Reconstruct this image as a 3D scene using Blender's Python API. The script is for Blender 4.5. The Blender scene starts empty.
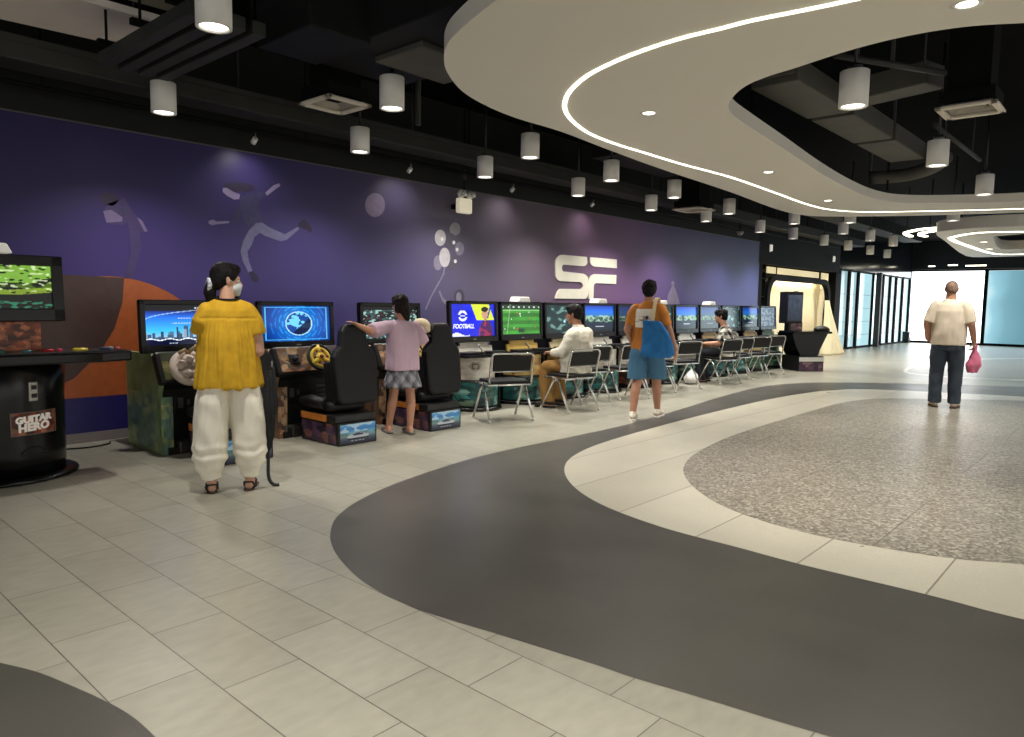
import bpy, bmesh, math, random
import numpy as np
from mathutils import Vector as V, Matrix as M, Quaternion as Q, noise
from mathutils.bvhtree import BVHTree
PI = math.pi
rad = math.radians
SC = bpy.context.scene
COL = SC.collection

# ------------------------------------------------------------------ camera
FPX, CX, CY, CAMZ = 723.0, 512.0, 368.5, 1.35
def cam_axes():
    yaw, pit, rol = rad(41.81), rad(5.19), rad(-0.88)
    cy, sy = math.cos(yaw), math.sin(yaw)
    fw = V((cy*math.cos(pit), sy*math.cos(pit), -math.sin(pit)))
    r = V((sy, -cy, 0)); d = fw.cross(r)
    return (math.cos(rol)*r + math.sin(rol)*d, -math.sin(rol)*r + math.cos(rol)*d, fw)
RX, DY, FW = cam_axes()
def ray(px, py): return RX*((px-CX)/FPX) + DY*((py-CY)/FPX) + FW
def at_z(px, py, z=0.0):
    d = ray(px, py); t = (z-CAMZ)/d.z
    return V((d.x*t, d.y*t, z))
def at_y(px, py, Y):
    d = ray(px, py); t = Y/d.y
    return V((d.x*t, Y, CAMZ+d.z*t))
def at_x(px, py, X):
    d = ray(px, py); t = X/d.x
    return V((X, d.y*t, CAMZ+d.z*t))
cd = bpy.data.cameras.new('camera'); cam = bpy.data.objects.new('camera', cd); COL.objects.link(cam)
mw = M((RX, -DY, -FW)).transposed().to_4x4(); mw.translation = V((0, 0, CAMZ)); cam.matrix_world = mw
cd.sensor_width = 36; cd.sensor_fit = 'HORIZONTAL'; cd.lens = FPX/1024*36; cd.clip_end = 200; cd.clip_start = .05
SC.camera = cam

# ------------------------------------------------------------------ materials
def lin(c):
    return tuple((x/255/12.92 if x/255 <= .04045 else ((x/255+.055)/1.055)**2.4) for x in c)
MATS = {}
def mat(name, rgb=(128,128,128), rough=.5, metal=0.0, spec=.5, emit=None, est=0.0, var=0.0, vscale=8.0, bump=0.0, bscale=60.0, coat=0.0):
    if name in MATS: return MATS[name]
    m = bpy.data.materials.new(name); m.use_nodes = True
    nt = m.node_tree; b = nt.nodes['Principled BSDF']
    c = lin(rgb)
    b.inputs['Base Color'].default_value = (*c, 1)
    b.inputs['Roughness'].default_value = rough; b.inputs['Metallic'].default_value = metal
    b.inputs['Specular IOR Level'].default_value = spec
    b.inputs['Coat Weight'].default_value = coat
    if emit:
        b.inputs['Emission Color'].default_value = (*lin(emit), 1); b.inputs['Emission Strength'].default_value = est
    if var > 0 or bump > 0:
        tc = nt.nodes.new('ShaderNodeTexCoord')
    if var > 0:
        n = nt.nodes.new('ShaderNodeTexNoise'); n.inputs['Scale'].default_value = vscale; n.inputs['Detail'].default_value = 5
        r = nt.nodes.new('ShaderNodeValToRGB')
        r.color_ramp.elements[0].position = .3; r.color_ramp.elements[1].position = .7
        r.color_ramp.elements[0].color = (*[x*(1-var) for x in c], 1); r.color_ramp.elements[1].color = (*[min(1, x*(1+var)) for x in c], 1)
        nt.links.new(tc.outputs['Object'], n.inputs['Vector']); nt.links.new(n.outputs['Fac'], r.inputs['Fac']); nt.links.new(r.outputs['Color'], b.inputs['Base Color'])
    if bump > 0:
        n2 = nt.nodes.new('ShaderNodeTexNoise'); n2.inputs['Scale'].default_value = bscale; n2.inputs['Detail'].default_value = 4
        bp = nt.nodes.new('ShaderNodeBump'); bp.inputs['Strength'].default_value = bump; bp.inputs['Distance'].default_value = .01
        nt.links.new(tc.outputs['Object'], n2.inputs['Vector']); nt.links.new(n2.outputs['Fac'], bp.inputs['Height']); nt.links.new(bp.outputs['Normal'], b.inputs['Normal'])
    MATS[name] = m
    return m
def mat_attr(name, emission=0.0, rough=.35, spec=.4):
    if name in MATS: return MATS[name]
    m = bpy.data.materials.new(name); m.use_nodes = True
    nt = m.node_tree; b = nt.nodes['Principled BSDF']
    a = nt.nodes.new('ShaderNodeAttribute'); a.attribute_name = 'Col'
    b.inputs['Roughness'].default_value = rough; b.inputs['Specular IOR Level'].default_value = spec
    if emission > 0:
        b.inputs['Base Color'].default_value = (.01, .01, .01, 1)
        nt.links.new(a.outputs['Color'], b.inputs['Emission Color']); b.inputs['Emission Strength'].default_value = emission
    else:
        nt.links.new(a.outputs['Color'], b.inputs['Base Color'])
    MATS[name] = m
    return m
SCREEN = mat_attr('lit_screen', 1.25, .15)
PRINT = mat_attr('printed_vinyl', 0, .3)
CLOTHP = mat_attr('printed_cloth', 0, .85, .2)
BLACK = mat('black_plastic', (14,14,15), .45, var=.15)
GLOSSB = mat('gloss_black', (9,9,10), .25, spec=.4, var=.1)
MATTEB = mat('matte_black', (15,16,16), .8, spec=.12, var=.2, vscale=3)
WHITE = mat('white_plastic', (225,224,218), .4, var=.03)
CHROME = mat('chrome_tube', (215,215,212), .18, 1.0, var=.03)
VINYL = mat('black_vinyl', (17,17,18), .5, spec=.3, var=.15, bump=.15, bscale=90)
RUBBER = mat('black_rubber', (18,18,18), .75, var=.1)
METAL = mat('brushed_metal', (150,150,150), .35, 1.0, var=.05)

# ------------------------------------------------------------------ objects
def tag(o, label=None, cat=None, group=None, kind=None):
    if label: o['label'] = label
    if cat: o['category'] = cat
    if group: o['group'] = group
    if kind: o['kind'] = kind
    return o
def empty(name, loc=(0,0,0), rz=0.0, label=None, cat=None, group=None):
    o = bpy.data.objects.new(name, None); COL.objects.link(o); o.location = loc; o.rotation_euler = (0,0,rz)
    o.empty_display_size = .1
    return tag(o, label, cat, group)
def link(name, me, mats, parent=None, loc=None):
    o = bpy.data.objects.new(name, me); COL.objects.link(o)
    if mats is not None:
        for m in (mats if isinstance(mats, (list, tuple)) else [mats]): me.materials.append(m)
    if parent: o.parent = parent
    if loc is not None: o.location = loc
    return o
def copy_tree(o, parent=None, mats=None):
    c = o.copy(); COL.objects.link(c); c.parent = parent
    for ch in list(o.children): copy_tree(ch, c)
    return c

class MB:
    """collects shapes, becomes one mesh object"""
    def __init__(s): s.b = bmesh.new()
    def _x(s, vs, mtx, mi, smooth):
        fs = set()
        for v in vs:
            v.co = mtx @ v.co
            for f in v.link_faces: fs.add(f)
        for f in fs: f.material_index = mi; f.smooth = smooth
        return s
    def box(s, c, d, rot=None, mi=0, bev=0.0, seg=2):
        r = bmesh.ops.create_cube(s.b, size=1)
        vs = r['verts']
        for v in vs: v.co = V((v.co.x*d[0], v.co.y*d[1], v.co.z*d[2]))
        if bev > 0:
            es = list({e for v in vs for e in v.link_edges})
            rr = bmesh.ops.bevel(s.b, geom=es, offset=min(bev, min(d)*.45), segments=seg, profile=.5, affect='EDGES')
            vs = list({v for f in rr['faces'] for v in f.verts} | {v for v in vs if v.is_valid})
        mt = M.Translation(V(c)) @ (rot.to_4x4() if rot is not None else M.Identity(4))
        return s._x(vs, mt, mi, False)
    def tube(s, pts, r, n=10, mi=0, caps=True, closed=False):
        pts = [V(p) for p in pts]; N = len(pts)
        rs = r if isinstance(r, (list, tuple)) else [r]*N
        rings = []; ref = None
        for i, p in enumerate(pts):
            a = pts[(i-1) % N] if (closed or i > 0) else p
            c = pts[(i+1) % N] if (closed or i < N-1) else p
            t = (c-a).normalized()
            if ref is None:
                ref = t.cross(V((0,0,1))) if abs(t.z) < .9 else t.cross(V((0,1,0)))
            ref = (ref - t*ref.dot(t)).normalized()
            w = t.cross(ref)
            rings.append([s.b.verts.new(p+(ref*math.cos(2*PI*k/n)+w*math.sin(2*PI*k/n))*rs[i]) for k in range(n)])
        R = range(N if closed else N-1)
        for i in R:
            A, B = rings[i], rings[(i+1) % N]
            for k in range(n):
                f = s.b.faces.new((A[k], A[(k+1) % n], B[(k+1) % n], B[k])); f.smooth = True; f.material_index = mi
        if caps and not closed:
            for f in (s.b.faces.new(rings[0][::-1]), s.b.faces.new(rings[-1])): f.material_index = mi
        return s
    def lathe(s, prof, c=(0,0,0), n=24, mi=0, rot=None, sx=1.0, sy=1.0, smooth=True, a0=0.0, a1=2*PI, closed=False):
        c = V(c); full = abs(a1-a0-2*PI) < 1e-6
        cnt = n if full else n+1
        rings = []
        for r, z in prof:
            ring = []
            for k in range(cnt):
                a = a0+(a1-a0)*k/n
                p = V((math.cos(a)*r*sx, math.sin(a)*r*sy, z))
                if rot is not None: p = rot @ p
                ring.append(s.b.verts.new(p+c))
            rings.append(ring)
        for A, B in zip(rings, rings[1:]):
            for k in range(n if full else n):
                j = (k+1) % cnt
                if not full and k == n: continue
                f = s.b.faces.new((A[k], A[j], B[j], B[k])); f.smooth = smooth; f.material_index = mi
        if closed:
            for k in range(n):
                A, B = rings[-1], rings[0]; j = (k+1) % cnt
                f = s.b.faces.new((A[k], A[j], B[j], B[k])); f.smooth = smooth; f.material_index = mi
        elif full:
            if prof[0][0] > 1e-5: s.b.faces.new(rings[0][::-1]).material_index = mi
            if prof[-1][0] > 1e-5: s.b.faces.new(rings[-1]).material_index = mi
        return s
    def prism(s, poly, z0, z1, mi=0, mtx=None, smooth=False):
        """poly: 2D outline, extruded along local z"""
        mtx = mtx or M.Identity(4)
        a = [s.b.verts.new(mtx @ V((x, y, z0))) for x, y in poly]; b = [s.b.verts.new(mtx @ V((x, y, z1))) for x, y in poly]
        n = len(poly)
        fs = [s.b.faces.new(a[::-1]), s.b.faces.new(b)]
        for k in range(n):
            f = s.b.faces.new((a[k], a[(k+1) % n], b[(k+1) % n], b[k])); f.smooth = smooth; fs.append(f)
        for f in fs: f.material_index = mi
        return s
    def poly(s, pts, mi=0):
        f = s.b.faces.new([s.b.verts.new(V(p)) for p in pts]); f.material_index = mi
        return s
    def ball(s, c, r, mi=0, rot=None, u=16, v=10):
        rr = bmesh.ops.create_uvsphere(s.b, u_segments=u, v_segments=v, radius=1)
        d = r if isinstance(r, (list, tuple)) else (r, r, r)
        mt = M.Translation(V(c)) @ (rot.to_4x4() if rot is not None else M.Identity(4)) @ M.Diagonal(V((*d, 1)))
        return s._x(rr['verts'], mt, mi, True)
    def torus(s, c, R, r, rot=None, n=28, m=8, mi=0):
        pts = [V((math.cos(2*PI*k/n)*R, math.sin(2*PI*k/n)*R, 0)) for k in range(n)]
        if rot is not None: pts = [rot @ p for p in pts]
        return s.tube([V(c)+p for p in pts], r, m, mi, closed=True)
    def build(s, name, mats, parent=None, loc=None, bevel=0.0):
        bmesh.ops.recalc_face_normals(s.b, faces=s.b.faces)
        me = bpy.data.meshes.new(name); s.b.to_mesh(me); s.b.free()
        o = link(name, me, mats, parent, loc)
        if bevel > 0:
            md = o.modifiers.new('bevel', 'BEVEL'); md.width = bevel; md.segments = 2; md.limit_method = 'ANGLE'; md.angle_limit = rad(40)
        return o

def picture(name, fn, p_of, nu, nv, m, parent=None, loc=None, srgb=True):
    """a printed or lit picture: a grid mesh whose faces carry the picture's own colours; p_of(u, v) gives the point"""
    us = (np.arange(nu)+.5)/nu; vs = (np.arange(nv)+.5)/nv
    U, W = np.meshgrid(us, vs)
    rgb = np.clip(np.asarray(fn(U, W), float), 0, 1)
    rgb = np.where(rgb <= .04045, rgb/12.92, ((rgb+.055)/1.055)**2.4)
    verts = [tuple(p_of(i/nu, j/nv)) for j in range(nv+1) for i in range(nu+1)]
    faces = [(j*(nu+1)+i, j*(nu+1)+i+1, (j+1)*(nu+1)+i+1, (j+1)*(nu+1)+i) for j in range(nv) for i in range(nu)]
    me = bpy.data.meshes.new(name); me.from_pydata(verts, [], faces)
    at = me.color_attributes.new('Col', 'FLOAT_COLOR', 'CORNER')
    col = np.ones((nv*nu, 4, 4), np.float32); col[:, :, :3] = rgb.reshape(-1, 1, 3)
    at.data.foreach_set('color', col.ravel())
    return link(name, me, m, parent, loc)
def flat(o, ux, vx):
    o, ux, vx = V(o), V(ux), V(vx)
    return lambda u, v: o+ux*u+vx*v

# ---------- picture painters (u right, v up), arrays of shape (nv, nu) -> (nv, nu, 3)
def C(*c): return np.array(c, float)/255
def fill(U, c): return np.ones(U.shape+(3,))*C(*c)
def put(img, mask, c, a=1.0):
    mk = (mask*a)[..., None]
    img[:] = img*(1-mk)+C(*c)*mk
def grad(W, stops):
    ps = [s[0] for s in stops]
    return np.stack([np.interp(W, ps, [s[1][k]/255 for s in stops]) for k in range(3)], -1)
def vnoise(U, W, s, seed):
    out = np.zeros(U.shape)
    for i in np.ndindex(U.shape): out[i] = noise.noise(V((U[i]*s, W[i]*s, seed*7.13)))
    return out
def blobs(pal, seed, n=26, asp=1.5, mix=.25):
    def f(U, W):
        r = random.Random(seed)
        best = np.full(U.shape, 9e9); img = np.zeros(U.shape+(3,))
        for k in range(n):
            x, y, c = r.random(), r.random(), r.choice(pal); st = .6+r.random()
            d = ((U-x)*asp)**2*st+((W-y))**2/st
            mk = d < best
            img[mk] = C(*c); best = np.minimum(best, d)
        nz = vnoise(U, W, 7, seed)
        return img*(1+mix*nz[..., None])
    return f
# ================================================================== SETTING
WALLY, BAND = 7.35, 2.9
# ---- floor ---------------------------------------------------------
def floor_mats():
    def base(name, rough):
        m = bpy.data.materials.new(name); m.use_nodes = True
        nt = m.node_tree; b = nt.nodes['Principled BSDF']; b.inputs['Roughness'].default_value = rough
        tc = nt.nodes.new('ShaderNodeTexCoord'); sp = nt.nodes.new('ShaderNodeSeparateXYZ'); nt.links.new(tc.outputs['Object'], sp.inputs[0]); b.inputs['Specular IOR Level'].default_value = .7
        return m, nt, b, tc, sp
    def N(nt, t, **k):
        n = nt.nodes.new(t)
        for a, v in k.items():
            if hasattr(n, a): setattr(n, a, v)
            else: n.inputs[a].default_value = v
        return n
    def brick(nt, sp, c1, c2, mo, bw, rh, mortar, off=.667, du=.07, dv=-.83):
        ax = N(nt, 'ShaderNodeMath', operation='ADD'); ax.inputs[1].default_value = du+6
        ay = N(nt, 'ShaderNodeMath', operation='ADD'); ay.inputs[1].default_value = dv+rh*40
        nt.links.new(sp.outputs['Y'], ax.inputs[0]); nt.links.new(sp.outputs['X'], ay.inputs[0])
        cb = N(nt, 'ShaderNodeCombineXYZ'); nt.links.new(ax.outputs[0], cb.inputs[0]); nt.links.new(ay.outputs[0], cb.inputs[1])
        br = N(nt, 'ShaderNodeTexBrick', offset=off, offset_frequency=2, squash=1.0)
        br.inputs['Scale'].default_value = 1; br.inputs['Mortar Size'].default_value = mortar; br.inputs['Mortar Smooth'].default_value = .1
        br.inputs['Brick Width'].default_value = bw; br.inputs['Row Height'].default_value = rh; br.inputs['Bias'].default_value = 0
        br.inputs['Color1'].default_value = (*lin(c1), 1); br.inputs['Color2'].default_value = (*lin(c2), 1); br.inputs['Mortar'].default_value = (*lin(mo), 1)
        nt.links.new(cb.outputs[0], br.inputs['Vector'])
        return br
    def noisy(nt, tc, col_out, amt, scale, b, stretch=(1,1,1)):
        mp = N(nt, 'ShaderNodeMapping'); mp.inputs['Scale'].default_value = stretch; nt.links.new(tc.outputs['Object'], mp.inputs[0])
        n = N(nt, 'ShaderNodeTexNoise'); n.inputs['Scale'].default_value = scale; n.inputs['Detail'].default_value = 6; nt.links.new(mp.outputs[0], n.inputs['Vector'])
        r = N(nt, 'ShaderNodeMapRange'); r.inputs[1].default_value = .25; r.inputs[2].default_value = .75; r.inputs[3].default_value = 1-amt; r.inputs[4].default_value = 1+amt
        nt.links.new(n.outputs['Fac'], r.inputs[0])
        mx = N(nt, 'ShaderNodeMix', data_type='RGBA', blend_type='MULTIPLY'); mx.inputs[0].default_value = 1
        nt.links.new(col_out, mx.inputs[6]); nt.links.new(r.outputs[0], mx.inputs[7])
        if b is not None: nt.links.new(mx.outputs[2], b.inputs['Base Color'])
        return mx.outputs[2]
    def rough_noise(nt, tc, b, lo, hi):
        n = N(nt, 'ShaderNodeTexNoise'); n.inputs['Scale'].default_value = 2.2; n.inputs['Detail'].default_value = 3; nt.links.new(tc.outputs['Object'], n.inputs['Vector'])
        r = N(nt, 'ShaderNodeMapRange'); r.inputs[3].default_value = lo; r.inputs[4].default_value = hi
        nt.links.new(n.outputs['Fac'], r.inputs[0]); nt.links.new(r.outputs[0], b.inputs['Roughness'])
    m1, nt, b, tc, sp = base('beige_stone_tile', .35)
    br = brick(nt, sp, (160,157,143), (151,148,134), (84,81,74), .6, .2985, .0022)
    c = noisy(nt, tc, br.outputs['Color'], .10, 9, None, (1, 2.2, 1)); noisy(nt, tc, c, .07, 1.3, b); rough_noise(nt, tc, b, .28, .38)
    m2, nt, b, tc, sp = base('charcoal_tile', .35)
    br = brick(nt, sp, (78,75,69), (72,70,65), (66,64,59), .6, .2985, .0012)
    c = noisy(nt, tc, br.outputs['Color'], .10, 1.6, None); noisy(nt, tc, c, .06, 60, b); rough_noise(nt, tc, b, .26, .42)
    m3, nt, b, tc, sp = base('white_stone', .32)
    br = brick(nt, sp, (206,201,184), (196,191,174), (140,134,120), .6, 50.0, .005, 0.0, -.14, 10.1)
    c = noisy(nt, tc, br.outputs['Color'], .10, 130, None); noisy(nt, tc, c, .05, 2, b); rough_noise(nt, tc, b, .24, .36)
    m4, nt, b, tc, sp = base('pebble_terrazzo', .3)
    vo = N(nt, 'ShaderNodeTexVoronoi'); vo.inputs['Scale'].default_value = 58; nt.links.new(tc.outputs['Object'], vo.inputs['Vector'])
    sx = N(nt, 'ShaderNodeSeparateXYZ'); nt.links.new(vo.outputs['Color'], sx.inputs[0])
    rp = N(nt, 'ShaderNodeValToRGB'); e = rp.color_ramp.elements
    e[0].position = 0; e[0].color = (*lin((108,102,92)), 1); e[1].position = 1; e[1].color = (*lin((190,184,170)), 1)
    for p, cc in ((.3, (132,125,112)), (.6, (152,146,132)), (.85, (170,164,150))):
        q = e.new(p); q.color = (*lin(cc), 1)
    nt.links.new(sx.outputs[0], rp.inputs['Fac'])
    br = brick(nt, sp, (255,255,255), (244,244,244), (170,168,160), 1.8, 1.2, .004, .5)
    mx = N(nt, 'ShaderNodeMix', data_type='RGBA', blend_type='MULTIPLY'); mx.inputs[0].default_value = 1
    nt.links.new(rp.outputs[0], mx.inputs[6]); nt.links.new(br.outputs['Color'], mx.inputs[7])
    nt.links.new(mx.outputs[2], b.inputs['Base Color']); rough_noise(nt, tc, b, .30, .36)
    return [m1, m2, m3, m4]
def spline(pts, n=6):
    out = []
    for i in range(len(pts)-1):
        p0, p1, p2, p3 = pts[max(i-1, 0)], pts[i], pts[i+1], pts[min(i+2, len(pts)-1)]
        for k in range(n):
            t = k/n
            out.append(.5*((2*p1)+(p2-p0)*t+(2*p0-5*p1+4*p2-p3)*t*t+(3*p1-p0-3*p2+p3)*t**3))
    out.append(pts[-1])
    return out
def curve_px(pl, z): return [V((p.x, p.y)) for p in (at_z(x, y, z) for x, y in pl)]
def simp(pts, d):
    out = [pts[0]]
    for p in pts[1:]:
        if (p-out[-1]).length > d: out.append(p)
    return out
dark_px = [(1024,387),(902,383.4),(833,382.5),(795,383.4),(763,386.6),(727,395),(637,422),(512,449),(460,462),(400,482),(360,500),(337,517),(330.5,533),(333,548),(345,565),(368,585),(408,605.5),(450,620),(497,634),(590,663),(634,678),(700,697.5),(827,736)]
white_px = [(1024,396.7),(877,389.7),(833,390.4),(804,393.5),(762,401),(687,419),(612,440),(577,454),(564.5,467.5),(572,485),(602,505),(662,527.5),(737,547.5),(802,565),(927,595),(1024,620)]
terr_px = [(1024,401),(921.5,399),(874,399),(842,403),(812,411),(742,432.5),(702,450),(684.5,465),(687,480),(707,497.5),(737,512.5),(792,530),(862,545),(952,559),(1024,565)]
def region(pl, ext_far, ext_near):
    c = spline(curve_px(pl, 0), 5)
    return [V(p) for p in ext_far]+c+[V(p) for p in ext_near]
fm = floor_mats()
fl = MB()
def inlay(poly, z, mi):
    f = fl.b.faces.new([fl.b.verts.new((p.x, p.y, z)) for p in poly]); f.material_index = mi
fl.prism([(-6,-8),(34,-8),(34,8.6),(-6,8.6)], -.1, 0, 0)
def closed(pl, far, near):
    p = [V(q) for q in far]+curve_px(pl, 0)+[V(q) for q in near]
    return spline(p+[p[0]], 6)[:-1]
dk = closed(dark_px, [(13.5,-6.2),(16.0,-3.6),(16.4,-.8)], [(2.45,0),(2.8,-1.3),(3.8,-3.4),(6,-5.8),(9.5,-7.2)])
wh = closed(white_px, [(12.3,-4.2),(14.0,-2.2),(14.4,-.2)], [(3.86,-.3),(4.2,-1.5),(5.2,-3.2),(7.2,-4.7),(10,-5.2)])
te = closed(terr_px, [(12.0,-2.8),(13.5,-1.2),(13.8,.2)], [(4.85,-.1),(5.4,-1.1),(6.6,-2.5),(9,-3.5)])
inlay(dk, .0012, 1); inlay(wh, .0024, 2); inlay(te, .0036, 3)
# the second island of the pattern further down the hall, and the dark disc at the camera's feet
isl = curve_px([(1024,358),(960,359),(925,362),(903,371),(930,376),(980,379),(1024,381)], 0)
isl = spline(isl, 5)
inlay([V((27,-6)), V((30,-2))]+isl+[V((18,-2)), V((20,-6))], .0012, 2)
isl2 = spline(curve_px([(1024,359),(965,360),(930,362.8),(907,371),(933,375.2),(982,377.8),(1024,379.3)], 0), 5)
inlay([V((26,-6)), V((28,-2))]+isl2+[V((19,-2)), V((21,-6))], .0024, 3)
disc = spline(curve_px([(0,663),(35,671.5),(67,684),(107,702),(134,718),(155,737)], 0), 5)
inlay(disc+[V((.8,1.4)), V((.6,.7)), V((0,.2)), V((-1.5,.4)), V((-2.5,1.6)), V((-1.5,3))], .0012, 1)
tag(fl.build('floor', fm), kind='structure')

# ---- the mural wall --------------------------------------------------
def mural():
    nu, nv = 170, 30
    X0, X1 = -6.0, 17.15
    xs = np.linspace(0, 1, nu+1); zs = np.linspace(0, 1, nv+1)
    U, W = np.meshgrid(xs, zs)
    X = X0+(X1-X0)*U; Z = BAND*W
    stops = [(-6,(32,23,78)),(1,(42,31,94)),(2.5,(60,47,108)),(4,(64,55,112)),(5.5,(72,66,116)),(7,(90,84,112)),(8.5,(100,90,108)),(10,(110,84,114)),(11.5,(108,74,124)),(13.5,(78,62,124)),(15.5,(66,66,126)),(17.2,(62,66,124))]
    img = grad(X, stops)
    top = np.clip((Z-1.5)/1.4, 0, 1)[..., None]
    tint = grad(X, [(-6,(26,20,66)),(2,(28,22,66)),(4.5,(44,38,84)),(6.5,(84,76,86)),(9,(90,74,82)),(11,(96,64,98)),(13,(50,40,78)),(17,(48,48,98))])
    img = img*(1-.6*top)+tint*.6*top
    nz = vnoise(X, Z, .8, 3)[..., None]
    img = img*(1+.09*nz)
    rgb = np.where(img <= .04045, img/12.92, ((img+.055)/1.055)**2.4)
    me = bpy.data.meshes.new('wall_left')
    verts = [(float(X[j, i]), WALLY, float(Z[j, i])) for j in range(nv+1) for i in range(nu+1)]
    faces = [(j*(nu+1)+i, j*(nu+1)+i+1, (j+1)*(nu+1)+i+1, (j+1)*(nu+1)+i) for j in range(nv) for i in range(nu)]
    nb = len(verts)
    verts += [(X0, WALLY, 0), (X1, WALLY, 0), (X1, WALLY, BAND), (X0, WALLY, BAND), (X0, WALLY+.2, 0), (X1, WALLY+.2, 0), (X1, WALLY+.2, BAND), (X0, WALLY+.2, BAND)]
    faces += [tuple(nb+k for k in q) for q in ((4,7,6,5),(0,4,5,1),(1,5,6,2),(0,3,7,4))]
    me.from_pydata(verts, [], faces)
    at = me.color_attributes.new('Col', 'FLOAT_COLOR', 'POINT')
    col = np.ones((len(verts), 4), np.float32); col[:, :3] = .03; col[:nb, :3] = rgb.reshape(-1, 3)
    at.data.foreach_set('color', col.ravel())
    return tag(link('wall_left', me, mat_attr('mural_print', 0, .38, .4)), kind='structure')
wall = mural()
def ink(name, rgb, rough=.4, a=0): return mat(name, rgb, rough, var=.12, vscale=14)
class Wall2D(MB):
    d = .002
    def px(s, pts, mi=0, d=None):
        d = d or s.d
        q = [at_y(x, y, WALLY) for x, y in pts]
        return s.prism([(p.x, p.z) for p in q], 0, d, mi, M(((1,0,0,0),(0,0,-1,WALLY),(0,1,0,0),(0,0,0,1))))
    def xz(s, pts, mi=0, d=None):
        d = d or s.d
        return s.prism(pts, 0, d, mi, M(((1,0,0,0),(0,0,-1,WALLY),(0,1,0,0),(0,0,0,1))))
    def oval(s, cx, cy, rx, ry, mi=0, d=None, n=24, rot=0):
        return s.px([(cx+math.cos(2*PI*k/n)*rx*math.cos(rot)-math.sin(2*PI*k/n)*ry*math.sin(rot), cy+math.cos(2*PI*k/n)*rx*math.sin(rot)+math.sin(2*PI*k/n)*ry*math.cos(rot)) for k in range(n)], mi, d)
# big printed shapes at the left: navy plinth, orange disc, dark brown petal
w = Wall2D()
w.xz([(-6,0),(3.9,0),(3.9,.46),(-6,.46)], 0, .0015)
Xc, Zc, Rr = 2.55, .42, 1.12
w.xz([(Xc+math.cos(a)*Rr*1.0, Zc+math.sin(a)*Rr) for a in [PI*k/40 for k in range(41)]], 1, .003)
w.xz([(-.5,1.53)]+[(.2+.25*k, 1.53+.01*math.sin(k)) for k in range(10)]+[(2.68,1.53),(2.66,1.3),(2.58,1.05),(2.44,.82),(2.22,.6),(1.9,.46),(-.5,.46)], 2, .0045)
w.build('mural_shapes', [ink('navy_ink', (34,30,92)), ink('orange_ink', (158,82,42)), ink('brown_ink', (66,48,46))], wall)
# ghostly figures
w = Wall2D()
def zz(pts, ox, oy, s): return [(ox+x/s, oy+y/s) for x, y in pts]
S = 6.142
g = lambda pts: zz(pts, 200, 170, S)
w.px(g([(150,85),(200,75),(280,80),(330,95),(335,125),(290,135),(245,130),(200,140),(150,110)]), 0)          # hair
w.px(g([(140,110),(165,110),(205,135),(245,150),(240,178),(210,182),(165,160),(138,135)]), 1, .0035)        # face
w.px(g([(245,170),(330,135),(365,160),(350,230),(385,310),(345,335),(295,345),(262,300),(250,230)]), 2)     # jacket
w.px(g([(250,190),(215,265),(190,315),(205,335),(240,300),(262,240)]), 2, .003)
w.px(g([(330,140),(400,130),(410,150),(360,190)]), 2, .003)
w.px(g([(55,312),(80,305),(100,316),(175,314),(182,325),(100,334),(75,340),(52,328)]), 1, .0035)            # arm
w.px(g([(400,140),(450,95),(485,82),(492,98),(460,120),(412,158)]), 1, .0035)
w.px(g([(345,325),(380,322),(420,350),(520,395),(600,350),(610,362),(530,430),(495,438),(400,405),(370,385),(335,410),(318,460),(290,500),(300,560),(322,620),(296,630),(262,560),(248,500),(262,440),(300,370)]), 3, .003)
w.px(g([(605,330),(635,302),(665,325),(688,360),(680,385),(650,365),(608,352)]), 0, .0035)
w.px(g([(300,625),(325,620),(360,660),(355,690),(325,685)]), 0, .0035)
w.build('mural_runner', [ink('ink_hair', (44,36,64)), ink('ink_skin', (138,126,166)), ink('ink_jacket', (58,54,96)), ink('ink_jeans', (106,104,142))], wall)
w = Wall2D(); S2 = 3.103
g = lambda pts: zz(pts, 0, 90, S2)
w.px(g([(310,330),(330,318),(360,325),(368,345),(350,360),(318,352)]), 0)
w.px(g([(330,355),(385,335),(410,375),(455,435),(430,445),(395,410),(380,420),(335,415),(322,385)]), 1)
w.px(g([(395,410),(430,440),(440,480),(412,585),(385,585),(405,500)]), 1, .003)
w.px(g([(320,375),(345,372),(380,395),(378,408),(330,412)]), 2, .0035)
w.px(g([(425,395),(440,405),(458,438),(448,440)]), 2, .0035)
w.build('mural_dancer', [ink('ink_hair', (44,36,64)), ink('ink_violet', (62,50,96)), ink('ink_pale', (112,98,138))], wall)
w = Wall2D(); S3 = 7.375
g = lambda x, y: (420+x/S3, 210+y/S3)
for k, (x, y, rx, ry, mi) in enumerate(((258,140,40,48,1),(225,225,42,55,0),(290,285,34,50,2),(235,385,44,55,0),(130,390,32,55,2),(148,205,40,60,3),(180,350,40,72,3))):
    cx, cy = g(x, y); w.oval(cx, cy, rx/S3, ry/S3, mi, .002+.0007*k)
for k, (x, y) in enumerate(((248,240),(258,378),(272,292),(160,215))):
    cx, cy = g(x, y); w.oval(cx, cy, 10/S3, 14/S3, 4, .0075, 12)
line = [(180,425),(172,470),(150,515),(115,575),(75,650),(40,735)]
w.px([g(x-5, y) for x, y in line]+[g(x+6, y) for x, y in line[::-1]], 2, .003)
w.px([g(*p) for p in ((135,600),(150,598),(165,640),(200,675),(245,690),(245,735),(205,720),(160,670))], 2, .003)
cx, cy = g(290, 640); w.oval(cx, cy, 38/S3, 55/S3, 5, .002)
cx, cy = g(284, 645); w.oval(cx, cy, 20/S3, 38/S3, 2, .0035)
w.oval(375, 205, 10, 12, 6, .002)
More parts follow.
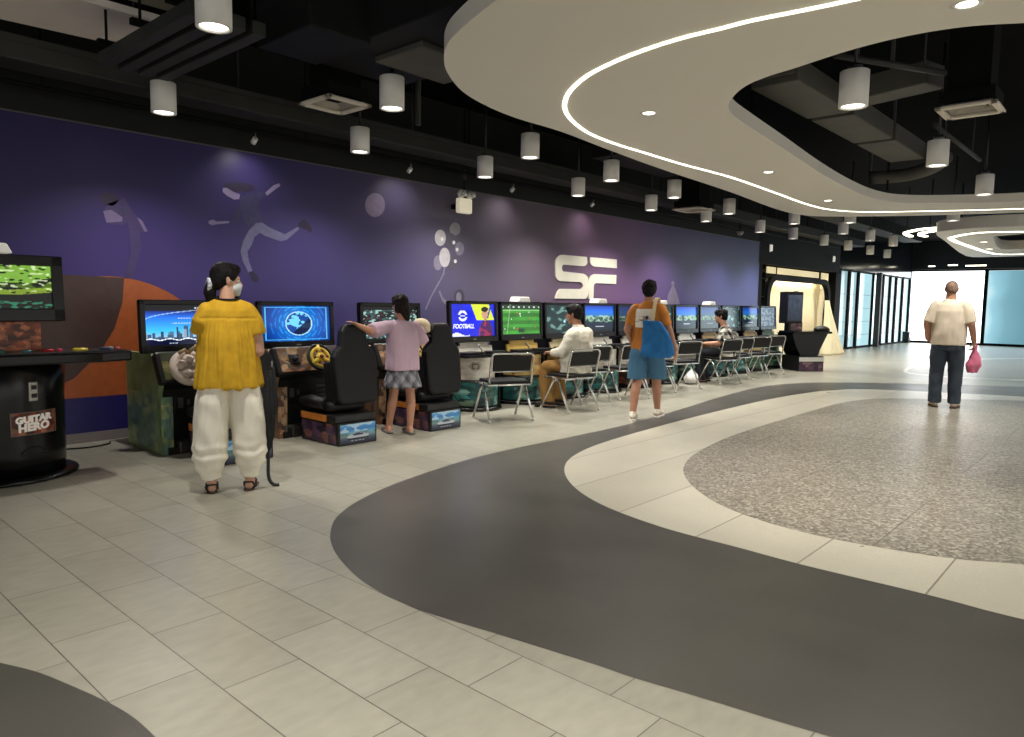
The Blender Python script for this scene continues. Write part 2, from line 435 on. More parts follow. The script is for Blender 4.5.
# small pale child figure near the right end
w.px([(668,295),(671,288),(673,284),(675,288),(679,300),(680,306),(666,306)], 6, .002); w.oval(672.8, 283.5, 1.6, 2.6, 6, .003, 12)
w.build('mural_balloons', [ink('balloon_dark', (84,80,96)), ink('balloon_grey', (142,138,146)), ink('balloon_mid', (126,122,142)), ink('balloon_pale', (184,180,186)), ink('balloon_glint', (226,224,226)), ink('ink_shadow', (66,60,76)), ink('ink_lilac', (124,112,140))], wall)
# the white logo on the wall
w = Wall2D(); S4 = 9.309
g = lambda pts: zz(pts, 530, 240, S4)
def arc(cx, cy, rx, ry, a0, a1, n=8): return [(cx+rx*math.cos(rad(a0+(a1-a0)*k/n)), cy+ry*math.sin(rad(a0+(a1-a0)*k/n))) for k in range(n+1)]
top_s = [(520,158)]+[(300,138)]+arc(300,210,70,72,-90,-180,8)+[(231,270)]+arc(290,330,58,54,180,90,8)+[(470,392)]+arc(458,425,26,32,-80,80,6)+[(270,455),(248,480),(225,543),(480,548)]+arc(495,500,40,48,90,0,6)+[(538,400)]+arc(470,372,66,60,0,-80,6)+[(310,294)]+arc(310,262,22,33,90,270,8)+[(480,243)]+arc(490,205,36,38,80,0,5)
w.px(g(top_s), 0, .02)
w.px(g([(552,160),(800,182),(800,263),(590,246)]+arc(600,200,48,46,100,180,5)), 0, .02)
w.px(g([(538,548),(536,420)]+arc(600,390,62,72,190,270,7)+[(797,326),(793,410),(612,400)]+arc(615,430,30,30,265,180,5)+[(582,548)]), 0, .02)
w.build('wall_logo', [mat('logo_white', (236,232,216), .5, var=.03)], wall)
# skirting and dark wall above the mural
DARKW = mat('dark_paint', (32,33,31), .7, spec=.2, var=.1, vscale=2)
tag(MB().box((5.6, WALLY-.006, .045), (23.1, .012, .09)).build('baseboard_left', mat('grey_skirting', (120,112,112), .5, var=.05)), kind='structure')
tag(MB().box((5.575, WALLY+.1, (BAND+4)/2+.0), (23.15, .2, 4-BAND)).build('wall_upper', DARKW), kind='structure')
tag(MB().box((5.575, WALLY-.004, BAND), (23.15, .012, .012)).build('trim_1', mat('trim_grey', (88,86,84), .5, var=.05)), kind='structure')

# ---- ceiling ---------------------------------------------------------
CEILZ = 4.0
tag(MB().box((14, .3, CEILZ+.05), (40, 16.6, .1)).build('ceiling', mat('ceiling_black', (8,8,8), .9, spec=.05, var=.3, vscale=1.2)), kind='structure')

# ---- far end: shopfront, glass wall, big windows ---------------------
fb = mat('frame_black', (10,10,11), .7, spec=.15, var=.1)
sh = MB()
sh.box((20.05, 7.47, 3.2), (5.9, .24, 1.6)).box((17.24, 7.47, 1.2), (.2, .24, 2.4)).box((22.9, 7.5, 1.2), (.35, .3, 2.4))
sh.box((20.0, 8.5, 1.2), (6.0, .1, 2.4)).box((23.05, 8.05, 1.2), (.1, 1.0, 2.4)).box((17.2, 8.0, 1.2), (.1, .9, 2.4)).box((20, 8.0, 2.45), (6, 1.0, .1))
tag(sh.build('wall_shopfront', fb), kind='structure')
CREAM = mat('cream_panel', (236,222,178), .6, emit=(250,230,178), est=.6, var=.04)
# frame with rounded corners
def rrect(x0, x1, z0, z1, r, n=7):
    out = [(x0, z0)]
    out += [(x0+r-r*math.cos(rad(90*k/n)), z1-r+r*math.sin(rad(90*k/n))) for k in range(n+1)]
    out += [(x1-r+r*math.sin(rad(90*k/n)), z1-r+r*math.cos(rad(90*k/n))) for k in range(n+1)]
    return out+[(x1, z0)]
YM = M(((1,0,0,0),(0,0,-1,7.4),(0,1,0,0),(0,0,0,1)))
t = empty('display_booth', (17.35, 7.4, 0), 0, 'cream lit display booth with a rounded black arch at the end of the mural wall', 'booth')
fr = MB()
o_, i_ = rrect(.35, 4.95, 0, 2.16, .5), rrect(.52, 4.78, 0, 2.02, .42)
for k in range(len(o_)-1):
    fr.prism([o_[k], o_[k+1], i_[k+1], i_[k]], 0, .12, 0, M(((1,0,0,0),(0,0,-1,.06),(0,1,0,0),(0,0,0,1))))
fr.build('arch_frame', fb, t)
pn = MB()
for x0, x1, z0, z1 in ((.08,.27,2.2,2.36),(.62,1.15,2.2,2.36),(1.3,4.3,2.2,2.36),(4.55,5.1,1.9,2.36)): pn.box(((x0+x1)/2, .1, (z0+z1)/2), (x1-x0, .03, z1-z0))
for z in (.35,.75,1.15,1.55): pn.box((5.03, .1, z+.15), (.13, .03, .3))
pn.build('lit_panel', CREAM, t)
sp_ = MB()
for k, z in enumerate((.25,.7,1.15,1.6,2.05)): sp_.box((.17, .1, z), (.3, .2, .03))
sp_.box((.03, .1, 1.2), (.03, .2, 2.4)).box((.33, .1, 1.1), (.03, .2, 2.2))
sp_.build('side_shelf', fb, t)
for z in (.45,.9,1.35,1.8): MB().box((.17, .16, z), (.24, .02, .3)).build('shelf_glass', mat('pale_blue_glass', (150,190,210), .2, emit=(150,200,225), est=.5, var=.1, vscale=3), t)
# draped cream sheet: hangs inside the arch and spills out at the right
def sheet(name, parent, fn, nu, nv, m):
    me = bpy.data.meshes.new(name)
    vs = [tuple(fn(i/nu, j/nv)) for j in range(nv+1) for i in range(nu+1)]
    fs = [(j*(nu+1)+i, j*(nu+1)+i+1, (j+1)*(nu+1)+i+1, (j+1)*(nu+1)+i) for j in range(nv) for i in range(nu)]
    me.from_pydata(vs, [], fs)
    for p in me.polygons: p.use_smooth = True
    o = link(name, me, m, parent)
    s = o.modifiers.new('solid', 'SOLIDIFY'); s.thickness = .008
    return o
CLOTHC = mat('cream_cloth', (244,232,196), .75, bump=.2, bscale=6)
def cloth(u, v):
    x = .30+5.1*u; z = .02+2.02*v
    y = .28+.03*math.sin(x*5+z*1.5)+.05*noise.noise(V((x*1.3, z*1.3, 2)))
    return V((x, y, z))
sheet('back_cloth', t, cloth, 60, 24, CLOTHC)
tail = empty('draped_cloth', (21.9, 7.1, 0), 0, 'cream cloth falling in folds to the floor at the right of the booth arch', 'cloth')
def cloth2(u, v):
    w_ = .10+.55*(1-v)**1.3
    a = -.9+2.6*u
    x = (u-.5)*2*w_*1.5-.25*(v); y = -w_*.35*math.cos((u-.5)*PI)+.05*math.sin(u*22)*(1-v*.6)
    return V((x, y+.12*(v), .005+1.55*v))
sheet('cloth_fall', tail, cloth2, 60, 24, CLOTHC)
# glass wall
GX = [at_y(px, 320, 7.7).x for px in (836, 846, 855, 870, 880, 887, 893, 899.6, 906.7)]
def lit_glass(name, stops, est, axis=0, lo=0.0, hi=1.0):
    m = bpy.data.materials.new(name); m.use_nodes = True; nt = m.node_tree; b = nt.nodes['Principled BSDF']
    tc = nt.nodes.new('ShaderNodeTexCoord'); sp = nt.nodes.new('ShaderNodeSeparateXYZ'); nt.links.new(tc.outputs['Object'], sp.inputs[0])
    r = nt.nodes.new('ShaderNodeMapRange'); r.inputs[1].default_value = lo; r.inputs[2].default_value = hi; nt.links.new(sp.outputs[axis], r.inputs[0])
    n = nt.nodes.new('ShaderNodeTexNoise'); n.inputs['Scale'].default_value = .8; nt.links.new(tc.outputs['Object'], n.inputs['Vector'])
    ad = nt.nodes.new('ShaderNodeMath'); ad.operation = 'MULTIPLY_ADD'; ad.inputs[1].default_value = .25; nt.links.new(n.outputs['Fac'], ad.inputs[0])
    sb = nt.nodes.new('ShaderNodeMath'); sb.operation = 'SUBTRACT'; sb.inputs[1].default_value = .125; nt.links.new(r.outputs[0], sb.inputs[0]); nt.links.new(sb.outputs[0], ad.inputs[2])
    rp = nt.nodes.new('ShaderNodeValToRGB'); e = rp.color_ramp.elements
    e[0].position, e[0].color = stops[0][0], (*lin(stops[0][1]), 1); e[1].position, e[1].color = stops[-1][0], (*lin(stops[-1][1]), 1)
    for p, c in stops[1:-1]: e.new(p).color = (*lin(c), 1)
    nt.links.new(ad.outputs[0], rp.inputs['Fac']); nt.links.new(rp.outputs['Color'], b.inputs['Emission Color'])
    b.inputs['Emission Strength'].default_value = est; b.inputs['Roughness'].default_value = .15; b.inputs['Base Color'].default_value = (.3,.36,.38,1)
    return m
G1 = lit_glass('frosted_glass_side', [(0,(120,150,156)),(.3,(160,206,216)),(.5,(190,230,238)),(.75,(232,250,253)),(1,(180,230,242))], 1.05, 0, GX[0], GX[-1])
G2 = lit_glass('frosted_glass_white', [(0,(226,246,252)),(.25,(255,255,255)),(.8,(255,255,255)),(1,(236,250,255))], 4.0, 1, 4.9, 7.7)
G3 = lit_glass('frosted_glass_teal', [(0,(70,112,124)),(.5,(92,146,162)),(.75,(112,166,182)),(.93,(150,206,222)),(1,(200,238,248))], .95, 1, 2.4, 5.0)
wn = MB()
for a, b_ in zip(GX, GX[1:]): wn.box(((a+b_)/2, 7.72, 1.27), (b_-a-.02, .02, 2.54))
w1 = tag(wn.build('window_1', G1), kind='structure')
mu = MB()
for k, x in enumerate(GX): mu.box((x, 7.68, 1.3), (.14 if k != 3 else .05, .1, 2.6))
mu.box(((GX[0]+GX[-1])/2, 7.68, .03), (GX[-1]-GX[0], .1, .06)); mu.box(((GX[0]+GX[-1])/2, 7.69, 2.56), (GX[-1]-GX[0], .1, .05))
mu.build('mullion', fb, w1)
ln = MB()
for z in (.45,.9,1.35,1.8): ln.box(((GX[0]+GX[-1])/2, 7.695, z), (GX[-1]-GX[0], .03, .012))
ln.build('glazing_bar', mat('bar_grey', (110,140,150), .4, var=.05), w1)
tag(MB().box((GX[3]+.1, 7.5, 1.3), (.17, .17, 2.6), bev=.02).build('trim_2', mat('dark_column', (52,46,40), .5, var=.15)), kind='structure')
tag(MB().box(((GX[0]+GX[-1])/2-.2, 7.85, 3.3), (GX[-1]-GX[0]+1.2, .4, 1.42)).build('wall_glass_header', mat('header_dark', (18,22,26), .12, var=.1)), kind='structure')
FX = 32.7
ys = [7.7, at_x(985, 300, FX).y, -.6, -4.8]
pane = lambda a, b_: MB().box((FX+.03, (a+b_)/2, 1.44), (.02, abs(a-b_)-.02, 2.8))
w2 = tag(pane(ys[0], ys[1]).build('window_2', G2), kind='structure')
tag(pane(ys[1], ys[2]).build('window_3', G3), kind='structure'); tag(pane(ys[2], ys[3]).build('window_4', G2), kind='structure')
mu = MB()
for y in ys: mu.box((FX, y, 1.44), (.1, .12, 2.86))
mu.box((FX, 1.4, .04), (.12, 12.7, .1)).box((FX, 1.4, 2.88), (.12, 12.7, .06))
mu.build('mullion', fb, w2)
tag(MB().box((FX+.1, .5, 3.47), (.3, 15, 1.1)).build('wall_far', mat('bulkhead_dark', (28,32,36), .5, var=.1)), kind='structure')
tag(MB().box((FX+.1, -6.4, 1.45), (.3, 3.2, 2.95)).build('wall_far_side', mat('bulkhead_dark'), ), kind='structure')
bx = empty('utility_box', (32.2, at_x(905.5, 340, 32.3).y-.05, 0), 0, 'small black box on the floor where the glass wall meets the far window', 'box')
MB().box((0,0,.22), (.3,.24,.44), bev=.02).build('casing', BLACK, bx); MB().box((0,-.125,.3), (.2,.012,.16)).build('front_grille', METAL, bx)
# ================================================================== CEILING THINGS
ORD = ['first','second','third','fourth','fifth','sixth','seventh','eighth','ninth','tenth','eleventh','twelfth','thirteenth','fourteenth']
def plate(name, outer, holes, z0, thick, mats, parent=None):
    cu = bpy.data.curves.new(name, 'CURVE'); cu.dimensions = '2D'; cu.fill_mode = 'BOTH'; cu.extrude = thick/2
    for pl in [outer]+holes:
        s = cu.splines.new('POLY'); s.points.add(len(pl)-1); s.use_cyclic_u = True
        for p, q in zip(s.points, pl): p.co = (q[0], q[1], 0, 1)
    o = bpy.data.objects.new(name+'_tmp', cu); COL.objects.link(o)
    dg = bpy.context.evaluated_depsgraph_get(); me = bpy.data.meshes.new_from_object(o.evaluated_get(dg)); bpy.data.objects.remove(o)
    me.name = name
    for v in me.vertices: v.co.z += z0+thick/2
    me.materials.clear()
    return link(name, me, mats, parent)
def ribbon(name, pts, wdt, z0, z1, m, parent=None):
    b = MB(); n = len(pts)
    L = []
    for i in range(n):
        a, c = pts[max(i-1,0)], pts[min(i+1,n-1)]; t = (c-a).normalized(); nn = V((-t.y, t.x))
        L.append((pts[i]+nn*wdt/2, pts[i]-nn*wdt/2))
    vs = [[b.b.verts.new((p.x, p.y, z)) for p, z in ((l,z0),(r,z0),(r,z1),(l,z1))] for l, r in L]
    for A, B in zip(vs, vs[1:]):
        for k in range(4): b.b.faces.new((A[k], A[(k+1)%4], B[(k+1)%4], B[k]))
    b.b.faces.new(vs[0]); b.b.faces.new(vs[-1][::-1])
    return b.build(name, m, parent)
SOF = mat('soffit_white', (234,230,220), .6, var=.015, vscale=.6)
LED = mat('led_light', (255,250,225), .5, emit=(255,248,222), est=5.0)
SZ = 2.9
out_px = [(496,0),(462,28),(447.6,44),(444,58.6),(447.6,73),(462,91),(485.7,105.5),(518,118.7),(562,132),(611.7,151),(664,170),(730,192),(775.8,209),(799,214.5),(825,216.5),(900,216),(1024,212.5)]
hole_px = [(1024,23),(973,26),(929,32),(885,41),(841,53),(797,67.5),(765,77.5),(745,86.5),(733,97),(728.7,106),(733,115),(750,127),(782.6,148),(820.7,173),(850,189),(876,199),(905,203),(960,203),(1024,201)]
led_px = [(850,0),(800,10.5),(750,20.5),(720,28.3),(690.6,35.3),(667,42),(647.7,48.4),(628,55.7),(608.6,64),(589,74.2),(575.4,85),(567,95.7),(564.6,106.4),(568,115.5),(577.3,125),(592,134.5),(616.4,144),(644,152.4),(682,164),(732,177.5),(776,193),(805,203.5),(827,209),(855,211.5),(900,211.5),(1024,208.5)]
outer = spline(curve_px(out_px, SZ), 5)
outer = spline([V((p.x,p.y)) for p in curve_px(out_px, SZ)]+[V((14.3,.2)), V((13.9,-2.2)), V((12,-4.2)), V((8.5,-5)), V((5,-4.2)), V((3.1,-2)), V((2.6,.8)), curve_px(out_px[:1], SZ)[0]], 5)[:-1]
hole = spline(curve_px(hole_px, SZ), 5)
hole = spline(curve_px(hole_px, SZ)+[V((12.7,.2)), V((11.8,-1.4)), V((9,-2.2)), V((6.4,-1.6)), V((5.2,-.4)), curve_px(hole_px[:1], SZ)[0]], 5)[:-1]
sof = plate('ceiling_island', outer, [hole], SZ, .12, SOF)
tag(sof, 'large white curved ceiling island with a light strip and an open dark hole', 'ceiling panel')
led_px = [(1150,-62),(1000,-33),(925,-17)]+led_px
led_p = curve_px(led_px, SZ)+[V(q) for q in ((13.7,.4),(13.2,-1.5),(11.6,-3.1),(9,-3.7),(6.4,-3.1),(4.8,-1.6),(4.3,-.6))]
led = spline(led_p+[led_p[0]], 5)
ribbon('led_strip', led, .028, SZ-.006, SZ+.01, LED, sof)
for x, y in ((3.2,2.2),(4.0,3.6),(8,3.6),(11.2,3.0),(11.8,.5),(4.4,-1.5)): MB().tube([(x,y,SZ+.1),(x,y,CEILZ)], .015, 6).build('hanger_rod', MATTEB, sof)
# second island far down the hall
o2 = spline(curve_px([(1024,226),(985,227.5),(951,230),(936,233.5),(945,241),(966,256),(990,257),(1024,256.3)], SZ), 3)
h2 = spline(curve_px([(1024,234),(995,236.5),(994,239),(1000,248.5),(1024,249)], SZ), 3)
s2 = plate('ceiling_island', o2+[V((18,-1.5)), V((26,-3)), V((30,-2))], [h2+[V((21,-.8)), V((26,-1.5))]], SZ, .22, SOF)
tag(s2, 'smaller far white ceiling island with a pointed end, before the far window', 'ceiling panel')
ribbon('led_strip', spline(curve_px([(1024,231.5),(980,232.5),(955,236.5),(952,239.5),(970,246.5),(995,253.8),(1024,254)], SZ), 4), .10, SZ-.008, SZ+.01, LED, s2)
for px, py in ((960,236),(985,231)):
    p = at_z(px, py, SZ); MB().tube([(p.x,p.y,SZ+.2),(p.x,p.y,CEILZ)], .015, 6).build('hanger_rod', MATTEB, s2)
s3 = None
l3 = empty('light_ring', (0,0,0), 0, 'thin bright light strip curving in front of the far pointed ceiling island', 'light strip')
l3.location = at_z(906, 233, 3.0)
def rel(pts, o): return [V((p.x-o.location.x, p.y-o.location.y)) for p in pts]
ribbon('strip_diffuser', rel(spline(curve_px([(960,227.5),(925,229.5),(907,233),(906,235),(911,237)], 3.0), 4), l3), .09, 0, .03, LED, l3)
ribbon('strip_diffuser', rel(spline(curve_px([(965,229.5),(940,231),(923,233.5),(920,235.5),(926,237)], 3.0), 4), l3), .09, 0, .03, LED, l3)
for q in ((930,229),(907,233.6)):
    p = at_z(*q, 3.0)-l3.location; MB().tube([(p.x, p.y, .02), (p.x, p.y, 1.0)], .012, 6).build('hanger_rod', MATTEB, l3)

# ---- cylinder lamps ---------------------------------------------------
LAMPW = mat('lamp_white', (232,230,226), .5, var=.03)
LENS = mat('lamp_lens', (255,250,235), .4, emit=(255,248,230), est=7.0)
def make_lamp():
    t = empty('cylinder_lamp')
    MB().lathe([(0,.04),(.078,.04),(.082,.0),(.1,.0),(.1,.245),(.096,.25),(.0,.25)], n=32, closed=False).build('lamp_shade', LAMPW, t)
    MB().lathe([(.0,.014),(.05,.012),(.079,.012),(.079,.03),(0,.03)], n=28).build('lens', LENS, t)
    MB().tube([(0,0,.25),(0,0,.27)], .05, 14).tube([(0,0,.2),(0,0,CEILZ-2.9)], .012, 8).build('stem', BLACK, t)
    return t
lamp0 = make_lamp(); lamp_used = [False]
def spot(name, loc, e, size=rad(75), blend=.6, col=(1,.95,.87), r=.06):
    l = bpy.data.lights.new(name, 'SPOT'); l.energy = e; l.spot_size = size; l.spot_blend = blend; l.color = col; l.shadow_soft_size = r
    o = bpy.data.objects.new(name, l); COL.objects.link(o); o.location = loc
    return o
LK = 4.0
def lamp(p, label, group, e=45, cone=75):
    t = lamp0 if not lamp_used[0] else copy_tree(lamp0)
    lamp_used[0] = True
    t.location = p; t['label'] = label; t['category'] = 'ceiling lamp'; t['group'] = group
    spot('lamp_beam', (p.x, p.y, p.z-.02), e*LK, rad(cone), .8)
    return t
rowA = [(164,115),(360,153),(485,178),(578,196),(651,209),(706,221),(760,232),(793,239),(824,245),(848,250),(870,254),(887,258)]
rowB = [(214,28),(392,109),(530,158),(611,181),(674,198),(729,214),(794,224),(843,234),(870,241),(893,246)]
for k, q in enumerate(rowA):
    p = at_y(q[0], q[1], 6.4); p.z = 2.9
    lamp(p, f'white cylinder lamp, {ORD[k]} from the left in the row along the mural wall', 'cylinder lamps along the mural wall', 50 if k > 1 else 32, 130)
for k, q in enumerate(rowB):
    p = at_z(q[0], q[1], 2.9)
    lamp(p, f'white cylinder lamp, {ORD[k]} from the left in the row beside the ceiling island' if k else 'large white cylinder ceiling lamp cut by the top of the photo above the black tray', 'cylinder lamps beside the ceiling island', 40)
    if k == 1: [c for c in COL.objects if c.name.startswith('stem')][-1].scale.z = .29
for k, q in enumerate([(853,107),(937,166),(984,195)]):
    L_ = lamp(at_z(q[0], q[1], 2.8), f'white cylinder ceiling lamp hanging in the dark ceiling hole, {["nearest and largest","second and middle one","third and farthest"][k]}', 'cylinder lamps in the ceiling hole', 50)
    [c for c in L_.children if c.name.startswith('stem')][0].scale.z = (CEILZ-2.8)/(CEILZ-2.9)
for k, q in enumerate([(953,221),(850,223)]):
    lamp(at_z(q[0], q[1], 2.9), ['white cylinder lamp just past the far edge of the white island, above the bald man','white cylinder ceiling lamp peeking out under the far edge of the white island'][k], 'cylinder lamps beyond the island', 40)
# ---- recessed downlights ---------------------------------------------
dl0 = None
def downlight(px, py, z, label, e=40, r=.06):
    p = at_z(px, py, z)
    t = empty('recessed_downlight', (p.x, p.y, z), 0, label, 'downlight', 'recessed downlights in the white ceilings')
    MB().lathe([(r*.8,-.002),(r*.95,-.006),(r*1.25,-.004),(r*1.25,.004),(r*.8,.004)], n=24, closed=True).build('trim_ring', WHITE, t)
    MB().lathe([(0,-.001),(r*.8,-.001),(r*.8,.004),(0,.004)], n=24).build('lens', mat('downlight_lens', (255,246,225), .4, emit=(255,244,220), est=9.0), t)
    spot('downlight_beam', (p.x, p.y, z-.03), e*LK, rad(110), .7)
downlight(649,113,SZ,'bright recessed downlight inside the light loop, nearest the rounded tip of the island')
downlight(768.5,172,SZ,'recessed downlight midway along the narrow side of the white island')
downlight(828,200.5,SZ,'small recessed downlight at the far bend of the white island')
downlight(967,4,SZ,'recessed downlight at the upper right corner of the photo above the ceiling hole')
for k, (px, py) in enumerate(((984,242),(989.5,249))): downlight(px, py, SZ, ['small downlight in the far pointed island, the one farther from its hole','small downlight in the far pointed island, the one nearer its lower edge'][k], 15, .09)
for k, (px, py) in enumerate(((932,266.3),(953,265.2),(976,265.6))):
    p = at_x(px, py, FX-.06)
    t = empty('wall_slot_light', (p.x, p.y, p.z), 0, ['small slot light','second small slot light','long slot light'][k]+' on the dark bulkhead above the far window'+[' at its left end','',' nearest the hanging island'][k], 'light', 'slot lights above the far window')
    wd = (.25,.35,.75)[k]
    MB().box((0,0,0),(.05,wd,.06)).build('housing', BLACK, t); MB().box((-.028,0,0),(.01,wd*.92,.04)).build('diffuser', LED, t)
# ---- vents -------------------------------------------------------------
def vent(px, z, rz, label, size=.46, arms=True):
    c = sum((at_z(x, y, z) for x, y in px), V((0,0,0)))/len(px)
    t = empty('air_vent', (c.x, c.y, z), rz, label, 'air vent', 'square ceiling air vents')
    h = size/2; b = MB()
    for sx, sy, lx, ly in ((0,1,size,.05),(0,-1,size,.05),(1,0,.05,size),(-1,0,.05,size)): b.box((sx*(h-.025), sy*(h-.025), 0), (lx, ly, .025), bev=.006)
    b.build('vent_frame', mat('vent_white', (222,214,198), .5, var=.03), t)
    for k, s in enumerate((.36,.27,.17)):
        f = MB(); hh = s/2
        for sx, sy, lx, ly in ((0,1,s,.012),(0,-1,s,.012),(1,0,.012,s),(-1,0,.012,s)):
            rot = Q((0,1,0), rad(40)*sx).to_matrix() if sx else Q((1,0,0), -rad(40)*sy).to_matrix()
            f.box((sx*hh, sy*hh, .015+.014*k), (max(lx,.05) if sx else lx, max(ly,.05) if sy else ly, .004), rot=rot)
        f.build('vent_blade', mat('vent_grey', (160,154,144), .5, var=.05), t)
    MB().box((0,0,.09),(size*.9,size*.9,.09)).build('plenum', MATTEB, t)
    MB().box((0,0,.14+(CEILZ-z-.14)/2),(size*.7,size*.7,CEILZ-z-.14)).build('duct_drop', MATTEB, t)
vent([(302,103),(327,94),(370,106),(340,116)], 3.0, 0, 'white square air vent under the black duct, upper left of the mural', .44)
vent([(935,109),(996,100),(1006,112),(947,119)], 3.0, 0, 'white square air vent inside the dark ceiling hole', .44)
vent([(675,209),(700,207),(712,211),(688,213)], 3.0, 0, 'white square air vent far along the mural, between two cylinder lamps', .55)
# ---- white ceiling panels, ducts, trays, pipes --------------------------
pw = MB(); q = [at_z(x, y, 3.4) for x, y in ((-40,20),(0,19),(117,45),(160,22),(80,0),(-40,-25))]
pw.prism([(p.x, p.y) for p in q], 0, .05)
pt = pw.build('ceiling_panel', mat('panel_white', (244,236,228), .7, var=.02))
pt.location.z = 3.4; tag(pt, 'pale flat ceiling panel at the upper left corner of the photo', 'ceiling panel')
c = sum(q, V((0,0,0)))/6
for p in q: p2 = p.lerp(c, .3); MB().tube([(p2.x,p2.y,.04),(p2.x,p2.y,CEILZ-3.4)], .012, 6).build('hanger_rod', MATTEB, pt)
pw = MB(); q = [at_z(x, y, 3.4) for x, y in ((128,0),(175,13),(187,6),(186,-10),(150,-14))]
pw.prism([(p.x, p.y) for p in q], 0, .05); c = sum(q, V((0,0,0)))/5
pw.tube([(c.x,c.y,.04),(c.x,c.y,CEILZ-3.4)], .012, 6)
pt = pw.build('ceiling_panel', mat('panel_yellow', (150,148,128), .7, var=.02)); pt.location.z = 3.4
tag(pt, 'small pale ceiling panel behind the largest cylinder lamp', 'ceiling panel')
GREYD = mat('duct_grey', (54,55,53), .55, spec=.2, var=.15, vscale=3)
DUCTB = mat('duct_black', (28,29,30), .6, spec=.15, var=.15, vscale=3)
LG = mat('duct_pale_grey', (84,83,79), .6, spec=.2, var=.1, vscale=4)
# long beam along the mural wall
bm_ = MB(); bm_.box((9, 6.85, 3.22), (28, .34, .14), bev=.01)
for z in (3.31,): bm_.box((9, 6.70, z), (28, .03, .06)).box((9, 7.0, z), (28, .03, .06))
for x in np.arange(-3, 23, 2.2): bm_.tube([(x,6.85,3.28),(x,6.85,CEILZ)], .012, 6)
tag(bm_.build('cable_tray', GREYD), 'long dark cable tray running above and along the mural wall', 'cable tray')
tr = MB(); tr.tube([(-5,7.1,3.08),(22,7.1,3.08)], .022, 8)
for x in np.arange(-3, 22, 2.5): tr.tube([(x,7.1,3.08),(x,7.1,CEILZ)], .008, 6)
rail = tag(tr.build('track_rail', MATTEB), 'thin black light track between the cable tray and the mural top', 'light track')
for k, (px, py) in enumerate(((255,108),(411,142),(514,163),(594,183))):
    p = at_y(px, py, 7.1); p.z = 3.03
    t = empty('track_spotlight', p, 0, f'tiny white track spotlight, {ORD[k]} from the left above the mural', 'spotlight', 'track spotlights above the mural')
    sp_l = spot('track_beam', (p.x, 7.0, 2.95), 13, rad(120), 1.0); sp_l.rotation_euler = (rad(25), 0, 0)
    MB().tube([(0,0,-.03),(.0,.05,-.07)], .028, 12).build('lamp_head', WHITE, t); MB().tube([(0,0,.03),(0,0,-.03)], .008, 8).build('bracket', METAL, t)
# ladder of slats crossing (px 105,55 .. 255,35)
t = empty('slatted_tray', (2.3, 5.2, 3.1), 0, 'dark slatted cable ladder crossing behind the largest cylinder lamp', 'cable ladder')
for k in range(4): MB().box((-.2+.14*k, .05, 0), (.09, 1.5, .09), bev=.006).build('ladder_slat', GREYD, t)
for y in (-.55, 0, .6):
    b = MB().box((.0, y, .065), (.62, .05, .04))
    for x in (-.25, .25): b.tube([(x,y,.05),(x,y,CEILZ-3.1)], .01, 6)
    b.build('cross_bracket', MATTEB, t)
def duct(label, boxes, m, extra=None):
    b = MB()
    for c, d, rz in boxes:
        b.box(c, d, rot=Q((0,0,1), rz).to_matrix(), bev=.012)
        b.box((c[0],c[1],(c[2]+d[2]/2+CEILZ)/2), (.03,.03,CEILZ-c[2]-d[2]/2))
    if extra: extra(b)
    return tag(b.build('air_duct', m), label, 'air duct')
dk_ = duct('large black branched air duct left of the white ceiling island', [((3.72,4.05,3.46),(.9,2.1,.5),0),((3.05,4.7,3.42),(.5,.7,.5),0)], DUCTB)
MB().box((3.9,4.35,3.19),(.72,.55,.05), bev=.01).build('lit_underside', LG, dk_)  # paler slab paints the light from below onto the black duct's underside
hA, hB = at_z(772, 85, 3.25), at_z(908, 162, 3.25)
mid = (hA+hB)/2; ang = math.atan2(hB.y-hA.y, hB.x-hA.x)
hC, hD = at_z(850, 106, 3.3), at_z(935, 86, 3.3); mid2 = (hC+hD)/2; ang2 = math.atan2(hD.y-hC.y, hD.x-hC.x)
def flexd(b):
    pts = spline([at_z(870,178,3.2), at_z(905,175,3.2), at_z(930,168,3.2), at_z(945,158,3.2)], 5)
    b.tube(pts, .09, 12)
    b.tube([pts[0], (pts[0].x, pts[0].y, CEILZ)], .02, 6)
duct('grey air duct with a side branch, seen through the dark ceiling hole', [(tuple(hA.lerp(hB, f))[:2]+(3.36,),((hB-hA).length*.31,.42,.2),ang) for f in (.165,.5,.835)]+[((mid.x, mid.y, 3.38),((hB-hA).length,.34,.12),ang),((mid2.x, mid2.y, 3.40),((hD-hC).length,.3,.2),ang2)], LG, flexd)
def pipe(label, a, b_, r, z, m=GREYD):
    A, B = at_z(*a, z), at_z(*b_, z); b = MB()
    b.tube([A, B], r, 10)
    for t_ in (.2, .8):
        p = A.lerp(B, t_); b.tube([p, (p.x, p.y, CEILZ)], .008, 6)
    tag(b.build('ceiling_pipe', m), label, 'pipe')
pipe('thin dark pipe crossing the nearer side of the ceiling hole', (835,55), (945,73), .025, 3.25)
pipe('dark pipe near the far edge of the ceiling hole beside a cylinder lamp', (935,125), (980,160), .025, 3.25)
pipe('dark pipe high in the ceiling between the black tray and the duct', (205,0), (120,52), .025, 3.5)
b = MB(); p = at_z(418, 125, 3.05); b.tube([p, (p.x, p.y, CEILZ)], .028, 10); b.tube([(p.x,p.y,3.7),(p.x+2.2,p.y+.4,3.7)], .02, 8)
tag(b.build('sprinkler_pipe', GREYD), 'vertical grey pipe dropping beside the lamp left of the white island', 'pipe')
duct('long dark duct low under the ceiling at the far end of the hall', [((20,5.75,3.5),(9,.5,.3),0)], DUCTB)
duct('dark duct box above the far end of the mural', [((9.6,6.0,3.6),(2.0,.5,.35),0)], DUCTB)
